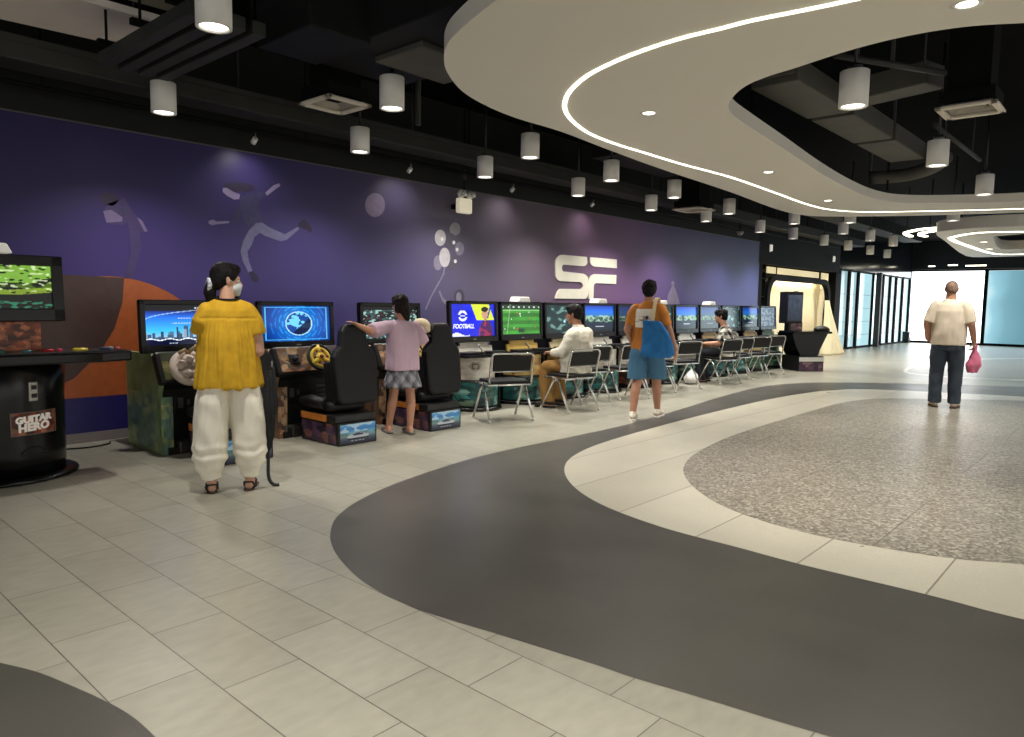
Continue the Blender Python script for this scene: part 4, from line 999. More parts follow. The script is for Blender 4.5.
for k, (fn, up, lowp, label, pc, cap) in enumerate(consoles):
    cx = 6.54+.925*k
    t = empty('game_console', (cx, 6.62, 0), 0, label, 'arcade machine', 'sit-down game consoles along the mural')
    MB().lathe([(.42,0),(.43,.012),(.42,.04),(.36,.05)], n=32, sx=.92, sy=1.15).build('base_plate', GLOSSB, t)
    d = MB(); d.lathe([(.36,.045),(.365,.1),(.35,.36),(.34,.38)], n=32, sx=.95, sy=1.15); lo_ = d.build('lower_drum', BLACK, t)
    def cyl_pt(rx, ry, z0, z1, a0, a1): return lambda u, v: V((math.sin(a0+(a1-a0)*u)*rx, -math.cos(a0+(a1-a0)*u)*ry, z0+(z1-z0)*v))
    def lowfn(U, W, lowp=lowp, k=k):
        img = blobs(lowp, k+2, 70, 2, .5)(U, W); put(img, U > .8, (30,26,26)); d = np.hypot((U-.9)*3.2, W-.55); put(img, np.abs(d-.2) < .06, (190,110,60)); put(img, d < .08, (150,70,50)); put(img, np.abs(U-.79) < .012, (220,220,214)); return img
    picture('lower_art', lowfn, cyl_pt(.352, .426, .06, .355, -1.35, 1.35), 48, 16, PRINT, lo_)
    d = MB(); d.lathe([(.34,.37),(.33,.4),(.32,.64),(.33,.67)], n=28, sx=1.0, sy=1.1); u_ = d.build('upper_drum', BLACK, t)
    def upfn(U, W, up=up, k=k):
        img = blobs(up, k+20, 30, 2, .12)(U, W)
        for x in (.3,.7): dd = np.hypot((U-x)*2.4, W-.62); put(img, dd < .2, (176,172,160)); put(img, dd < .14, (120,112,104)); put(img, dd < .09, (200,190,176))
        return img
    picture('upper_art', upfn, cyl_pt(.336, .369, .385, .66, -1.35, 1.35), 48, 16, PRINT, u_)
    MB().prism([(-.40,-.42),(-.08,-.42),(-.04,-.34),(.04,-.34),(.08,-.42),(.40,-.42),(.43,-.38),(.43,.05),(-.43,.05),(-.43,-.38)], .67, .705).build('control_deck', GLOSSB, t, bevel=.01)
    for s in (-1, 1):
        MB().prism([(-.15,-.08),(.15,-.08),(.17,.02),(.12,.09),(-.12,.09),(-.17,.02)], 0, .03, 0, M.Translation(V((s*.22,-.29,.706)))).build('control_pad', PADS, t, bevel=.01)
    MB().tube([(0,-.26,.7),(.03,-.22,.76),(.0,-.2,.79)], .01, 8).ball((0,-.2,.8), .018).build('cable_hook', METAL, t)
    R_ = Q((1,0,0), rad(-12)).to_matrix()
    pn = MB(); mt = M.Translation(V((0,-.13,.70))) @ R_.to_4x4() @ M(((1,0,0,0),(0,0,-1,0),(0,1,0,0),(0,0,0,1)))
    pn.prism([(-.32,0),(.32,0),(.32,.10),(.25,.10),(.25,.155),(-.25,.155),(-.25,.10),(-.32,.10)], -.015, .015, 0, mt)
    pn.build('back_panel', mat('panel_%d_%d_%d' % pc, pc, .45, var=.08, vscale=10), t, bevel=.006)
    MB().box((0,.08,.80),(.34,.2,.26), bev=.02).box((0,.1,.45),(.5,.34,.8), bev=.02).build('support_column', BLACK, t)
    m = screen(t, 0, -.12, .845, .86, .52, fn, 64 if k < 5 else 44, 40 if k < 5 else 28, rad(-3), .04, .075, .08)
    if k == 0:
        text('title_lettering', 'FOOTBALL', .078, GLOWW, m, M.Translation(V((-.175,-.128+.024,1.045))) @ M.Rotation(PI/2-rad(3), 4, 'X'), .001, .2, .001, .95)
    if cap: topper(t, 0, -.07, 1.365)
    MB().box((.455,.05,.3),(.03,.4,.6), bev=.006).build('divider_board', BLACK, t) if k in (0,1,2,4,6,8) else None
# ---- black cabinet at the far end of the row -----------------------------------------
t = empty('end_arcade_cabinet', (15.8, 5.70, 0), rad(-35), 'big black arcade cabinet with flared counter and upright screen beyond the row', 'arcade machine')
b = MB(); b.box((-.02,.0,.16),(.6,.62,.32), bev=.015); base = b.build('base_box', BLACK, t)
picture('base_art', blobs([(70,40,66),(96,60,80),(50,40,60),(120,90,100)], 3, 24, 3), flat((-.31,-.315,.01),(.58,0,0),(0,0,.19)), 40, 10, PRINT, base)
MB().box((-.02,-.316,.255),(.59,.01,.09)).build('white_band', WHITE, base)
b = MB(); mt = M(((1,0,0,0),(0,0,-1,.1),(0,1,0,0),(0,0,0,1)))
b.prism([(-.2,.31),(.2,.31),(.24,.42),(.43,.80),(-.43,.80),(-.32,.5)], -.25, .3, 0, mt); b.build('flared_body', GLOSSB, t)
b = MB(); b.box((-.02,-.05,.82),(.92,.56,.05), bev=.015); b.build('counter', GLOSSB, t)
MB().ball((.36,-.08,.87),(.17,.16,.09)).build('padded_bolster', VINYL, t)
MB().box((-.2,.12,.93),(.34,.16,.2), bev=.01).build('monitor_stand', BLACK, t)
picture('art_plate', blobs([(150,110,110),(190,150,140),(110,80,84)], 5, 14, 1), flat((-.32,.035,.86),(.26,0,0),(0,0,.16)), 14, 10, PRINT, t)
b = MB(); b.box((-.25,.16,1.34),(.40,.28,.68), bev=.02); mo = b.build('monitor', BLACK, t)
picture('screen_picture', lambda U, W: grad(W, [(0,(30,38,50)),(1,(54,66,84))])*(1+.25*vnoise(U, W, 4, 6))[..., None], flat((-.42,.016,1.06),(.34,0,0),(0,0,.55)), 24, 28, SCREEN, mo)
MB().tube([(-.26,.1,1.68),(-.14,.1,1.68)], .02, 8).build('monitor_hook', METAL, t)
# ================================================================== CHAIRS AND SMALL THINGS
def make_chair():
    t = empty('folding_chair')
    w, hs = .26, .45
    # local: faces +y, origin under the seat's middle
    s = MB(); s.box((0,0,hs),(.46,.40,.035), bev=.014, seg=3); s.build('seat', VINYL, t)
    f = MB()
    f.tube([(-w,.2,hs-.03),(-w,-.2,hs-.03),(w,-.2,hs-.03),(w,.2,hs-.03)], .011, 10, closed=True)
    f.tube([(-w,-.19,hs-.03),(w,-.19,hs-.03)], .011, 8); f.build('seat_frame', CHROME, t)
    bp = []
    for p in ((-w,-.2,hs-.02),(-w,-.215,.56),(-w,-.25,.70)): bp.append(V(p))
    for k in range(7): a = rad(180-90*k/6); bp.append(V((-w+.05+.05*math.cos(a), -.258, .73+.05*math.sin(a))))
    for k in range(7): a = rad(90-90*k/6); bp.append(V((w-.05+.05*math.cos(a), -.258, .73+.05*math.sin(a))))
    for p in ((w,-.25,.70),(w,-.215,.56),(w,-.2,hs-.02)): bp.append(V(p))
    MB().tube(bp, .012, 10).tube([(-w,-.222,.575),(w,-.222,.575)], .009, 8).build('back_frame', CHROME, t)
    R_ = Q((1,0,0), rad(11)).to_matrix()
    MB().box((0,-.240,.672),(2*w-.05,.024,.175), rot=R_, bev=.01, seg=3).build('backrest', VINYL, t)
    for sx in (-1, 1):
        for sy in (-1, 1):
            l = MB().tube([(sx*w, sy*.02-.02*sx*0, hs-.04), (sx*w, sy*.06, hs-.09), (sx*(w+.012), sy*.25, .012)], .014, 10).build('leg', CHROME, t)
            MB().tube([(sx*(w+.012), sy*.247, .03), (sx*(w+.0125), sy*.252, .0)], .015, 10).build('rubber_foot', mat('foot_grey', (190,188,182), .5, var=.05), l)
    for sx in (-1, 1): MB().lathe([(0,-.012),(.026,-.012),(.026,.012),(0,.012)], c=(sx*w,0,hs-.045), n=14, rot=Q((0,1,0),PI/2).to_matrix()).build('hinge_plate', CHROME, t)
    return t
chair0 = make_chair(); cu_ = [0]
CHAIRS = []
def chair(rrx, yy, deg, label):
    a = rad(deg); p = at_y(rrx, 300, yy); rt = V((math.cos(a), math.sin(a), 0)); fw = V((-math.sin(a), math.cos(a), 0))
    c = V((p.x, yy, 0))-rt*.272+fw*.25
    t = chair0 if cu_[0] == 0 else copy_tree(chair0); cu_[0] += 1
    t.location = c; t.rotation_euler = (0,0,a); t['label'] = label; t['category'] = 'chair'; t['group'] = 'chrome folding chairs in front of the consoles'
    CHAIRS.append((c, a)); return t
chair(535.5, 5.30, -24, 'empty black and chrome folding chair nearest the camera, in front of the blue football screen')
chair(601.5, 5.28, -7, 'black and chrome folding chair the man in the white shirt sits on')
chair(613.5, 5.62, -12, 'black and chrome folding chair just behind the chair of the man in white')
chair(652, 5.42, -15, 'black and chrome folding chair partly hidden by the legs of the man in orange')
chair(679, 5.50, -15, 'black and chrome folding chair at the blue bag of the man in orange')
chair(704, 5.50, -15, 'empty black and chrome folding chair left of the person in the checked shirt')
chair(744.5, 5.40, -12, 'black and chrome folding chair under the person in the checked shirt')
chair(756, 5.52, -18, 'black and chrome folding chair directly right of the person in the checked shirt')
chair(773.5, 5.50, -20, 'black and chrome folding chair, second from the far end of the row')
chair(787.5, 5.55, -20, 'black and chrome folding chair, last one at the far end beside the black cabinet')
# white plastic bag on the floor under the row (seen between chair legs)
p = at_y(690, 384, 6.02)
t = empty('plastic_bag', (p.x, 6.0, 0), .3, 'crumpled white bag on the floor behind the chair left of the checked shirt', 'bag')
bb = MB(); bb.ball((0,0,.11),(.2,.12,.13), u=28, v=18); o = bb.build('bag_body', mat('bag_white', (212,210,206), .6, bump=.5, bscale=20), t)
for v in o.data.vertices:
    n = noise.noise(v.co*9)*.03; v.co += v.co.normalized()*n; v.co.z = max(v.co.z, .004); k = max(0, v.co.z-.1); v.co.x *= 1-2.2*k; v.co.y *= 1-2.2*k
MB().tube([(-.04,0,.22),(-.03,0,.29),(.03,0,.29),(.04,0,.22)], .012, 8).build('bag_handle', mat('bag_white'), t)
# power cable on the floor by the left wall
cb = MB().tube(spline([V((1.9,7.18,.008)), V((2.2,7.05,.008)), V((2.40,7.1,.008)), V((2.46,7.2,.008))], 6), .007, 8)
cb
tag(cb.build('power_cable', RUBBER), 'thin dark power cable on the floor between the music cabinet and green racing cabinet', 'cable')
# ================================================================== PEOPLE
def sph(c, r, rot=None, u=14, v=9):
    d = r if isinstance(r, (tuple, list)) else (r, r, r); out = []
    for j in range(v+1):
        th = PI*j/v
        for i in range(u if 0 < j < v else 1):
            ph = 2*PI*i/u; p = V((math.sin(th)*math.cos(ph)*d[0], math.sin(th)*math.sin(ph)*d[1], math.cos(th)*d[2]))
            out.append(V(c)+(rot @ p if rot is not None else p))
    return out
def ring(c, rx, ry, n=20, rot=None):
    out = []
    for k in range(n):
        p = V((math.cos(2*PI*k/n)*rx, math.sin(2*PI*k/n)*ry, 0)); out.append(V(c)+(rot @ p if rot is not None else p))
    return out
class Flesh:
    """overlapping convex pieces, later fused into one continuous skin"""
    def __init__(s): s.b = bmesh.new()
    def hull(s, *groups):
        vs = [s.b.verts.new(p) for g in groups for p in g]
        r = bmesh.ops.convex_hull(s.b, input=vs)
        dead = [g for g in set(r['geom_interior'])|set(r['geom_unused']) if isinstance(g, bmesh.types.BMVert) and g.is_valid and not g.link_faces]
        if dead: bmesh.ops.delete(s.b, geom=dead, context='VERTS')
        return s
    def cap(s, p0, r0, p1, r1): return s.hull(sph(p0, r0), sph(p1, r1))
    def chain(s, pts):
        for (p0, r0), (p1, r1) in zip(pts, pts[1:]): s.cap(p0, r0, p1, r1)
        return s
    def rings(s, rs, rot=None):
        for a, b in zip(rs, rs[1:]): s.hull(ring(*a[:3], rot=a[3] if len(a) > 3 else rot), ring(*b[:3], rot=b[3] if len(b) > 3 else rot))
        return s
    def sleeve(s, pts):
        n = len(pts); rs = []
        for k, (p, r) in enumerate(pts):
            p = V(p); t = (V(pts[min(k+1, n-1)][0])-V(pts[max(k-1, 0)][0])).normalized()
            q = V((0,0,1)).rotation_difference(t).to_matrix(); rs.append((p, r, r, q))
        s.hull(sph(rs[0][0], rs[0][1]), ring(*rs[1][:3], rot=rs[1][3]))
        return s.rings(rs[1:])
    def build(s, name, m, parent, vox=.007, smooth=4, folds=None, seed=0.0, lap=0):
        bmesh.ops.recalc_face_normals(s.b, faces=s.b.faces)
        me = bpy.data.meshes.new(name+'_raw'); s.b.to_mesh(me); s.b.free()
        o = bpy.data.objects.new(name+'_raw', me); COL.objects.link(o)
        r = o.modifiers.new('r', 'REMESH'); r.mode = 'VOXEL'; r.voxel_size = vox
        k = o.modifiers.new('s', 'SMOOTH'); k.iterations = smooth; k.factor = .5
        dg = bpy.context.evaluated_depsgraph_get(); out = bpy.data.meshes.new_from_object(o.evaluated_get(dg))
        bpy.data.objects.remove(o); bpy.data.meshes.remove(me)
        out.name = name
        if folds:
            nor = [v.normal.copy() for v in out.vertices]
            for v, n in zip(out.vertices, nor): v.co += n*folds(v.co, n)
        for p in out.polygons: p.use_smooth = True
        out.materials.clear()
        return link(name, out, m, parent)
def wrinkle(amp, sc=(14,14,5), seed=0.0, extra=None):
    def f(p, n):
        q = V((p.x*sc[0], p.y*sc[1], p.z*sc[2]+seed))
        d = amp*(noise.noise(q)+.5*noise.noise(q*2.1))
        if extra: d += extra(p, n)
        return d
    return f
def head(F, c, yaw=0.0, tilt=0.0, s=1.0):
    """head with brow, nose, lips, chin and ears; faces +y before turning"""
    R_ = Q((0,0,1), yaw).to_matrix() @ Q((1,0,0), tilt).to_matrix(); c = V(c)
    def T(p): return c+R_ @ (V(p)*s)
    def E(p, r): return sph(T(p), tuple(x*s for x in r), R_)
    F.hull(E((0,-.012,.03),(.074,.094,.082)), E((0,.0,-.005),(.07,.085,.07)))
    F.hull(E((0,.03,-.02),(.062,.058,.06)), E((0,.045,-.075),(.042,.04,.034)), E((0,.01,-.05),(.056,.05,.05)))
    F.hull(E((0,.08,-.102),(.016,.012,.012)), E((0,.05,-.085),(.035,.03,.022)))
    F.hull(E((0,.085,.01),(.01,.01,.01)), E((0,.108,-.028),(.014,.012,.011)), E((0,.088,-.034),(.018,.012,.008)))
    F.hull(E((-.035,.078,.022),(.016,.012,.008)), E((.035,.078,.022),(.016,.012,.008)))
    F.hull(E((-.018,.086,-.062),(.01,.008,.007)), E((.018,.086,-.062),(.01,.008,.007)))
    for q in (-1, 1): F.hull(E((q*.076,-.008,.015),(.008,.018,.016)), E((q*.074,-.002,-.022),(.008,.011,.012)))
    return T, R_
def face_bits(parent, T, R_, s=1.0, skin_lip=(150,84,76)):
    e = MB()
    for q in (-1, 1): e.ball(T((q*.031,.078,.002)), (.0135*s,.01*s,.0095*s), rot=R_, u=12, v=8)
    eo = e.build('eyes', mat('eye_white', (226,222,216), .25, var=.02), parent)
    i = MB()
    for q in (-1, 1): i.ball(T((q*.031,.0862,.002)), (.0062*s,.003*s,.0062*s), rot=R_, u=10, v=6)
    i.build('iris', mat('iris_dark', (30,20,16), .2, var=.1), eo)
    MB().ball(T((0,.0925,-.062)), (.02*s,.004*s,.006*s), rot=R_).build('mouth', mat('lip_%d' % skin_lip[0], skin_lip, .5, var=.05), parent)
def hand(F, w, d, palm, thumb, s=1.0, curl=.5, spread=.04):
    """palm at wrist w pointing along d; palm = palm normal, thumb = side of the thumb"""
    d = V(d).normalized(); palm = V(palm); palm = (palm-d*palm.dot(d)).normalized(); th = V(thumb); th = (th-d*th.dot(d)-palm*th.dot(palm)).normalized(); w = V(w)
    def P(a, b, c): return w+(d*a+th*b+palm*c)*s
    F.hull(sph(w, .024*s), sph(P(.03,.018,0), .018*s), sph(P(.03,-.018,0), .018*s), sph(P(.085,.03,0), .0115*s), sph(P(.083,-.03,0), .011*s))
    for k, (b, ln) in enumerate(((.03,.074),(.0105,.083),(-.0095,.077),(-.0295,.060))):
        a = curl*.5*(1+.12*k); pos = P(.088-.004*abs(k-1.2), b, 0); dr = (d+th*(.02-.02*k)*2.2*spread/.04*.6).normalized(); r = .0086
        for j, f in enumerate((.44,.32,.26)):
            ax = dr*math.cos(a)+palm*math.sin(a); np_ = pos+ax*ln*f*s; F.cap(pos, r*s, np_, (r-.0009)*s); pos = np_; r -= .0009; a += curl*(.75 if j == 0 else .55)
    q0, q1 = P(.02,.022,.006), P(.052,.05,.016); q2 = q1+(d*.8+th*.35+palm*(.3+curl*.5)).normalized()*.03*s; q3 = q2+(d*.95-th*.05+palm*(.3+curl*.6)).normalized()*.024*s
    F.cap(q0, .015*s, q1, .0115*s); F.cap(q1, .0112*s, q2, .0098*s); F.cap(q2, .0098*s, q3, .008*s)
def foot(F, an, yaw, s=1.0, toes=True):
    R_ = Q((0,0,1), yaw).to_matrix(); an = V(an)
    def P(x, y, z): q = R_ @ V((x*s, y*s, 0)); return V((an.x+q.x, an.y+q.y, z*s))
    F.hull(sph(P(0,-.035,.032), (.03*s,.034*s,.028*s)), sph(an, .034*s), sph(P(.0,.10,.03), (.036*s,.03*s,.02*s)))
    F.hull(sph(P(0,.10,.026), (.038*s,.03*s,.019*s)), sph(P(.008,.155,.018), (.036*s,.024*s,.013*s)))
    if toes:
        for k, (x, y, r) in enumerate(((.03,.178,.013),(.012,.184,.010),(-.004,.18,.0095),(-.019,.172,.009),(-.032,.16,.0085))):
            F.cap(P(x*.95, y-.03, .016), r*s, P(x, y, .012), r*s*.9)
def shoe(parent, an, yaw, m_up, m_sole, s=1.0, pitch=0.0, name='shoe'):
    R_ = Q((0,0,1), yaw).to_matrix() @ Q((1,0,0), pitch).to_matrix(); an = V(an)
    def P(x, y, z): return an+R_ @ V((x*s, y*s, (z-.08)*s))
    F = Flesh()
    F.hull(sph(P(0,-.045,.055), (.038*s,.04*s,.03*s)), sph(P(0,-.01,.085), (.04*s,.05*s,.03*s)), sph(P(0,.06,.06), (.043*s,.04*s,.03*s)))
    F.hull(sph(P(0,.05,.055), (.044*s,.04*s,.032*s)), sph(P(.004,.14,.042), (.046*s,.045*s,.024*s)))
    o = F.build(name, m_up, parent, .007, 3)
    so = MB(); pts = []
    for x, y in ((0,-.092),(.028,-.082),(.04,-.04),(.04,.02),(.05,.09),(.049,.14),(.034,.182),(.004,.194),(-.028,.182),(-.045,.14),(-.045,.09),(-.037,.02),(-.037,-.04),(-.027,-.082)): pts.append((x*s, y*s))
    so.prism(pts, 0, .026*s, 0, M.Translation(an) @ R_.to_4x4() @ M.Translation(V((0,0,-.08*s))))
    so.build('sole', m_sole, o, bevel=.006)
    return o
SK1 = mat('skin_tan', (190,138,112), .55, var=.06, vscale=30); SK2 = mat('skin_brown', (178,128,102), .55, var=.06, vscale=30); SK3 = mat('skin_light', (206,160,136), .55, var=.06, vscale=30)
HAIR = mat('hair_black', (16,13,13), .6, spec=.2, var=.3, vscale=60, bump=.5, bscale=120)
def hairstyle(parent, T, R_, pieces, s=1.0, amp=.006, m=HAIR, seed=0.0, vox=.007):
    F = Flesh()
    for g in pieces: F.hull(*[sph(T(p), tuple(x*s for x in r), R_) for p, r in g])
    return F.build('hair', m, parent, vox, 3, wrinkle(amp, (38,38,22), seed))
CAPH = [[((0,-.02,.045),(.087,.102,.090)), ((0,-.045,.0),(.08,.075,.08))], [((0,.045,.085),(.064,.05,.042)), ((0,-.02,.08),(.079,.085,.056))], [((.058,.01,.03),(.026,.04,.045)), ((-.058,.01,.03),(.026,.04,.045)), ((0,-.05,.02),(.07,.06,.06))]]
def patch(name, fn, o, dirv, cx, cz, w, h, nu, nv, m, off=.003, y0=None):
    """printed patch pressed onto the cloth of o, seen along dirv (local coordinates)"""
    me = o.data; bvh = BVHTree.FromPolygons([v.co[:] for v in me.vertices], [p.vertices[:] for p in me.polygons]); dirv = V(dirv).normalized()
    side = dirv.cross(V((0,0,1))).normalized()
    def P(u, v):
        q = V((0,0,cz))+side*(cx+(u-.5)*w)+V((0,0,(v-.5)*h)); hit = bvh.ray_cast(q-dirv*2, dirv)
        return (hit[0] if hit[0] else q)-dirv*off
    return picture(name, fn, P, nu, nv, m, o)
def recolor(o, fn, m):
    """give a cloth its own woven pattern as face colours (local coordinates)"""
    me = o.data; n = len(me.vertices); at = me.color_attributes.new('Col', 'FLOAT_COLOR', 'POINT'); c = np.ones((n, 4), np.float32)
    co = np.empty(n*3, np.float32); me.vertices.foreach_get('co', co); co = co.reshape(-1, 3)
    rgb = np.clip(fn(co), 0, 1); c[:, :3] = np.where(rgb <= .04045, rgb/12.92, ((rgb+.055)/1.055)**2.4); at.data.foreach_set('color', c.ravel()); me.materials.clear(); me.materials.append(m)
def person(name, loc, deg, label): return empty('person', loc, rad(deg), label, 'person')

# ---- woman in the yellow top ---------------------------------------------------------
pl = at_z(231, 489.5); W_ = person('w', (pl.x, pl.y, 0), -24, 'woman in a yellow top, baggy white trousers and face mask, seen from behind')
s = .935
F = Flesh()
hc = V((.0,.03,1.475)); T, HR = head(F, hc, rad(-80), rad(-4), s)
F.cap((0,-.005,1.30), .052, (0.0,.015,1.42), .05)
F.rings([((0,0,.80),.155,.115),((0,0,.95),.14,.10),((0,0,1.15),.165,.105),((0,-.005,1.27),.165,.085),((0,0,1.33),.06,.055)])
for q in (-1, 1):
    eb = V((.198,-.01,.985)) if q > 0 else V((-.15,.10,1.0))
    F.chain([((q*.15,-.005,1.25),.052),(V((q*.15,-.005,1.25)).lerp(eb, .55)+V((q*.008,-.01,0)),.046),(eb,.042)])
    F.chain([(eb,.043),((q*.17,.13,.945) if q > 0 else (-.14,.16,.965),.036),((q*.12,.205,.945),.027)])
    hand(F, (q*.12,.205,.945), (-q*.75,.6,.12), (0,0,-1), (0,1,.2) , .9, .55)
    F.chain([((q*.085,0,.82),.085),((q*.105,.01,.45),.055),((q*.125,-.01,.085),.036)])
    foot(F, (q*.125,-.01,.085), -q*.12-.1, .92)
body = F.build('body', SK3, W_, .006, 3)
face_bits(body, T, HR, s)
hairstyle(body, T, HR, CAPH+[[((0,-.095,-.03),(.05,.04,.05)),((0,-.115,-.065),(.035,.035,.04))]], s, .004, seed=1)
F = Flesh(); F.chain([(T((0,-.11,-.055)), .032),(T((-.005,-.112,-.10)), .042),(T((-.01,-.10,-.155)), .032),(T((-.012,-.085,-.195)), .012)]); F.build('ponytail', HAIR, body, .006, 3, wrinkle(.005, (60,60,12), 3))
F = Flesh()
for k in range(9): a = 2*PI*k/9; F.cap(T((.03*math.cos(a)-.0,-.12,-.045+.03*math.sin(a))), .017, T((.042*math.cos(a+.4),-.125,-.045+.042*math.sin(a+.4))), .013)
F.build('scrunchie', mat('scrunchie_grey', (196,200,208), .8, var=.25, vscale=60), body, .005, 2)
F = Flesh(); F.hull(sph(T((0,.082,-.05)), (.046,.024,.046), HR), sph(T((0,.104,-.036)), (.016,.010,.016), HR), sph(T((0,.05,-.055)), (.066,.03,.045), HR), sph(T((0,.07,-.1)), (.035,.03,.012), HR))
mk = F.build('face_mask', mat('mask_white', (214,222,224), .8, var=.03, bump=.2, bscale=200), body, .005, 2)
e = MB()
for q in (-1, 1): e.tube([T((q*.062,.06,-.03)), T((q*.079,.01,.0)), T((q*.08,-.016,.022))], .002, 6)
e.build('ear_loop', WHITE, mk)
F = Flesh()
F.rings([((.0,.01,.735),.222,.195),((.0,.01,.86),.212,.185),((0,.005,1.02),.195,.16),((0,0,1.17),.18,.13),((0,0,1.27),.175,.11),((0,.0,1.325),.13,.085),((0,.003,1.345),.085,.07)])
for q in (-1, 1): F.sleeve([((q*.125,0,1.255),.07),((q*.163,-.01,1.19),.07),((.188,-.015,1.10) if q > 0 else (-.165,.03,1.12),.07)])
def gather(p, n):
    k = max(0.0, min(1.0, (1.21-p.z)/.08)); k2 = max(0.0, min(1.0, (1.25-p.z)/.45)); a = math.atan2(p.y, p.x)
    g = (.003*math.sin(a*34+2*noise.noise(V((a*4,p.z*3,0))))+.013*k2*math.sin(a*9+3*noise.noise(V((a*2,p.z*2,5)))))*k if abs(p.x) < .3 else 0
    if abs(p.z-1.215) < .006 and p.y < .02 and abs(p.x) < .19: g -= .004
    return max(g, -.004)
top = F.build('smock_top', mat('linen_yellow', (206,162,44), .85, spec=.2, var=.10, vscale=18, bump=.3, bscale=260), W_, .008, 4, wrinkle(.009, (8,8,4), 2, gather))
MB().torus((0,.004,1.352), .082, .007, rot=Q((1,0,0), .12).to_matrix(), n=32).build('neck_trim', mat('trim_black', (20,18,18), .8, var=.1), top)
F = Flesh()
F.rings([((0,0,.98),.15,.12),((0,0,.84),.175,.14),((0,0,.74),.18,.145)])
for q in (-1, 1):
    F.rings([((q*.09,0,.80),.10,.135),((q*.108,0,.64),.113,.148),((q*.124,0,.44),.119,.138),((q*.13,-.005,.31),.117,.128),((q*.132,-.01,.23),.110,.115),((q*.131,-.012,.175),.094,.098),((q*.129,-.012,.13),.070,.074),((q*.126,-.012,.09),.066,.07)])
def pfold(p, n):
    b = math.exp(-((p.z-.24)/.09)**2); return b*.006*math.sin(p.z*80+7*noise.noise(V((p.x*7, p.y*7, 1))))+.010*noise.noise(V((p.x*9+p.z*6, p.y*9, p.z*5)))
F.build('trousers', mat('cotton_white', (246,240,224), .85, spec=.2, var=.03, bump=.25, bscale=240), W_, .008, 4, wrinkle(.010, (9,9,4), 7, pfold))
for q in (-1, 1):
    R_ = Q((0,0,1), -q*.12-.1).to_matrix(); A = V((q*.125,-.01,0))
    so = MB(); so.prism([(0,-.085),(.034,-.06),(.034,.02),(.046,.10),(.042,.16),(.01,.19),(-.03,.178),(-.042,.13),(-.034,.02),(-.034,-.06)], -.006, .010, 0, M.Translation(A) @ R_.to_4x4()); sd = so.build('sandal', mat('sandal_sole', (60,44,40), .7, var=.1), W_, bevel=.004)
    st = MB(); P = lambda x, y, z: A+R_ @ V((x,y,z))
    st.tube([P(.005,.145,.014), P(.022,.11,.048), P(.04,.05,.05), P(.038,.0,.018)], .007, 8).tube([P(.005,.145,.014), P(-.016,.11,.046), P(-.034,.05,.048), P(-.036,.0,.018)], .007, 8).tube([P(.036,.0,.02), P(.03,-.055,.06), P(0,-.078,.066), P(-.03,-.055,.06), P(-.036,0,.02)], .006, 8)
    st.build('strap', mat('strap_black', (26,22,22), .6, var=.1), sd)
# umbrella standing beside her on its hook
u0 = at_z(268.5, 486.5); t = empty('umbrella', (u0.x, u0.y, 0), -.6, 'long black folded umbrella standing on its hooked handle beside the woman in yellow', 'umbrella')
hk = [V((.075,0,.012)), V((.06,0,.010)), V((.04,0,.012)), V((.018,0,.03)), V((.003,0,.07)), V((0,0,.13)), V((.004,0,.30))]
MB().tube(spline(hk, 4), .0125, 10).build('hooked_handle', mat('handle_black', (20,20,21), .35, var=.1), t)
F = Flesh(); F.chain([((.004,0,.28),.020),((.008,0,.40),.034),((.02,0,.62),.046),((.03,0,.78),.03),((.034,0,.86),.012)])
F.build('folded_canopy', mat('canopy_black', (24,25,28), .75, var=.15), t, .006, 2, lambda p, n: .007*math.sin(math.atan2(p.y, p.x-.015)*8+p.z*6))
MB().tube([(.034,0,.85),(.037,0,.91)], .006, 8).build('ferrule', METAL, t); MB().torus((.014,0,.52), .043, .004, n=20).build('closing_strap', VINYL, t)

# ---- girl in the lilac shirt -----------------------------------------------------------
pl = at_z(402.5, 433.5); G_ = person('g', (pl.x, pl.y, 0), -26, 'girl in a lilac shirt and plaid skirt, one hand on a racing seat')
s = .87; F = Flesh()
T, HR = head(F, (-.02,.03,1.30), rad(28), rad(-14), .9)
F.cap((0,-.005,1.13), .045, (-.01,.015,1.25), .043)
F.rings([((0,0,.68),.13,.10),((0,0,.82),.118,.085),((0,0,1.0),.14,.09),((0,-.005,1.12),.14,.07),((0,0,1.165),.05,.045)])
inv = G_.rotation_euler.to_matrix().inverted()
hl = at_y(359, 322, 5.72)
hL = inv @ (V((4.10, 5.72, 1.145))-V(G_.location)); hL = V(hL)
el = V((-.155,-.02,1.10)).lerp(hL, .5)+V((0,-.03,-.07))
dd = (hL-el).normalized(); wr = hL-dd*.09
F.chain([((-.15,-.005,1.095),.045),(el,.037),(wr,.023)]); hand(F, wr, dd+V((0,0,.05)), (0,0,-1), (.4,.9,0), .82, .3)
F.chain([((.15,-.005,1.095),.045),((.20,.0,.96),.038),((.235,.15,.965),.024)]); hand(F, (.235,.15,.965), (.15,.95,.35), (0,.2,1), (1,.2,0), .82, .35)
for q in (-1, 1):
    an = V((q*.075+(-.05 if q < 0 else -.005), .07 if q < 0 else -.03, .08)); F.chain([((q*.075,0,.72),.075),((q*.085,.02,.42),.048),((q*.087+.5*(an.x-q*.087),.5*an.y-.02,.30),.048),(an,.031)]); foot(F, an, .1, .85)
body = F.build('body', SK1, G_, .006, 3); face_bits(body, T, HR, .9)
hairstyle(body, T, HR, CAPH+[[((0,-.06,-.03),(.075,.05,.07)),((0,-.075,-.105),(.055,.035,.05)),((.01,-.07,-.16),(.03,.025,.03))],[((.055,-.02,-.03),(.03,.05,.06)),((-.055,-.02,-.03),(.03,.05,.06))]], .9, .008, mat('hair_dark_brown', (30,21,21), .6, spec=.2, var=.3, vscale=60, bump=.5, bscale=120), 5)
